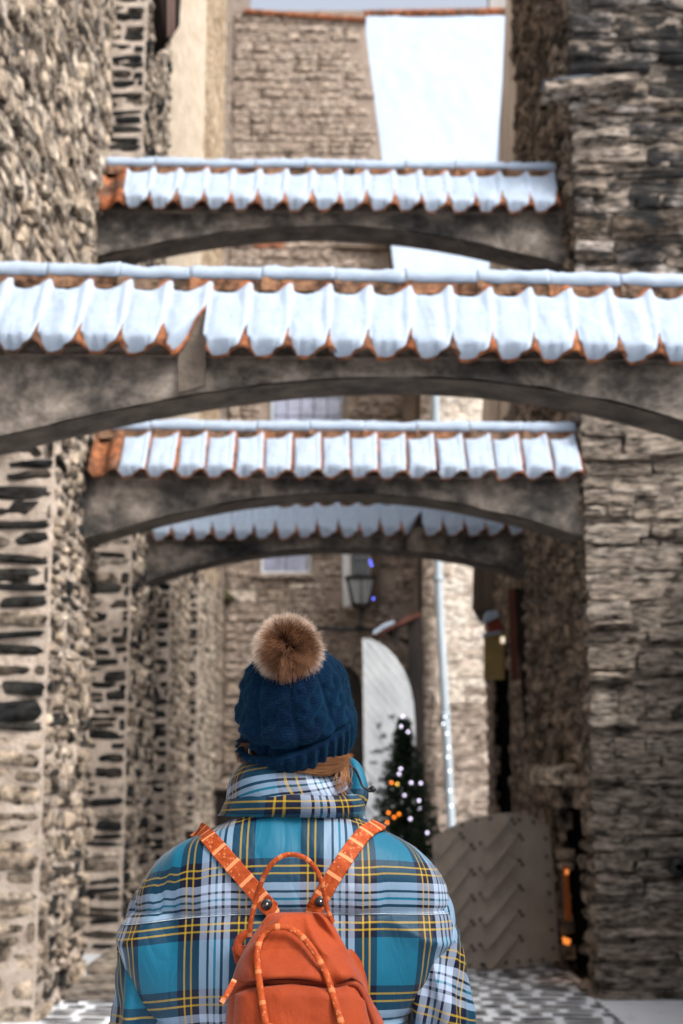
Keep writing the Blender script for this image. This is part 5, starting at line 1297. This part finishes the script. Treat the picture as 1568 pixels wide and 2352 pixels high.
cord_uv('carry_handle', [P(573, 2150, 2.775), P(577, 2108, 2.765), P(592, 2050, 2.755), P(612, 2000, 2.74), P(640, 1970, 2.735), P(672, 1962, 2.735), P(706, 1974, 2.735), P(732, 2008, 2.74), P(744, 2050, 2.75), P(752, 2090, 2.755), P(764, 2118, 2.76)], 0.0048, CORDM, bag, 0.7)
fh = []
for x, y, o in ((620, 2370, .036), (611, 2330, .038), (603, 2285, .030), (596, 2240, .020), (592, 2205, .018), (594, 2170, .018), (606, 2142, .018), (632, 2126, .018), (664, 2128, .018), (694, 2148, .018), (722, 2182, .018), (748, 2230, .020), (764, 2275, .032), (776, 2312, .040), (786, 2350, .038), (790, 2375, .036)):
    p, n_ = on_bag(x, y, 0.0); fh.append(p + Vector((0, -o - 0.004, 0)))
cord_uv('front_handle', fh, 0.0062, CORDM, bag, 0.6)
for x, y in ((620, 2368), (789, 2372)):
    p, n_ = on_bag(x, y, 0.0); p = p + Vector((0, -0.036, 0))
    vv, ff = tube_data([p + Vector((0, 0.01, -0.02)), p, p + Vector((0, -0.006, 0.016))], [0.012, 0.014, 0.009], 12); part('handle_anchor', vv, ff, STRAP, bag)
# zip: tape, lip above and leather pull
zp = [on_bag(x, y, 0.004)[0] for x, y in ((530, 2282), (548, 2266), (580, 2256), (640, 2249), (700, 2250), (745, 2260), (775, 2266), (800, 2254), (822, 2270), (842, 2310), (860, 2360), (868, 2420))]
vv, ff = tube_data(catmull(zp, 5), 0.0062, 8); part('zipper', vv, ff, CANV_D, bag)
fl = []; xs_f = [536, 556, 590, 630, 670, 710, 740, 762, 784, 806, 828, 846]; yb_f = [2268, 2252, 2245, 2241, 2240, 2243, 2252, 2260, 2248, 2240, 2254, 2288]
for q, (dyp, o) in enumerate(((-62, 0.001), (-46, 0.004), (-30, 0.009), (-16, 0.014), (-6, 0.018), (0, 0.018), (3, 0.014), (2, 0.006))):
    row = []
    for k in range(56):
        u_ = k / 55; x = lerp(536, 846, u_); yb = interp(xs_f, yb_f, x); e = min(1, u_ / 0.12, (1 - u_) / 0.12) ** 0.5
        p, nn = on_bag(x, yb + dyp * (0.3 + 0.7 * e), 0.001); row.append(p + Vector((0, -1, 0)) * o * e)
    fl.append(row)
loft('zip_flap', fl, CANV, bag, False)
pp = [P(537, 2252, 2.70), P(530, 2266, 2.685), P(520, 2284, 2.68), P(508, 2302, 2.68)]
ribbon('zip_pull', catmull(pp, 4), [Vector((0, -1, 0))] * 13, 0.010, 0.003, STRAP, bag)
# side webbing loop and buckle at the left edge
lp = [P(575, 2140, 2.80), P(556, 2150, 2.80), P(546, 2166, 2.80), P(548, 2182, 2.795), P(560, 2192, 2.79)]
cord_uv('side_loop', lp, 0.008, CANV, bag, 0.6)
slab_px('side_tab', [(532, 2174), (566, 2170), (556, 2210), (540, 2214)], 2.795, 0.006, CANV_D, bag, 0.001)
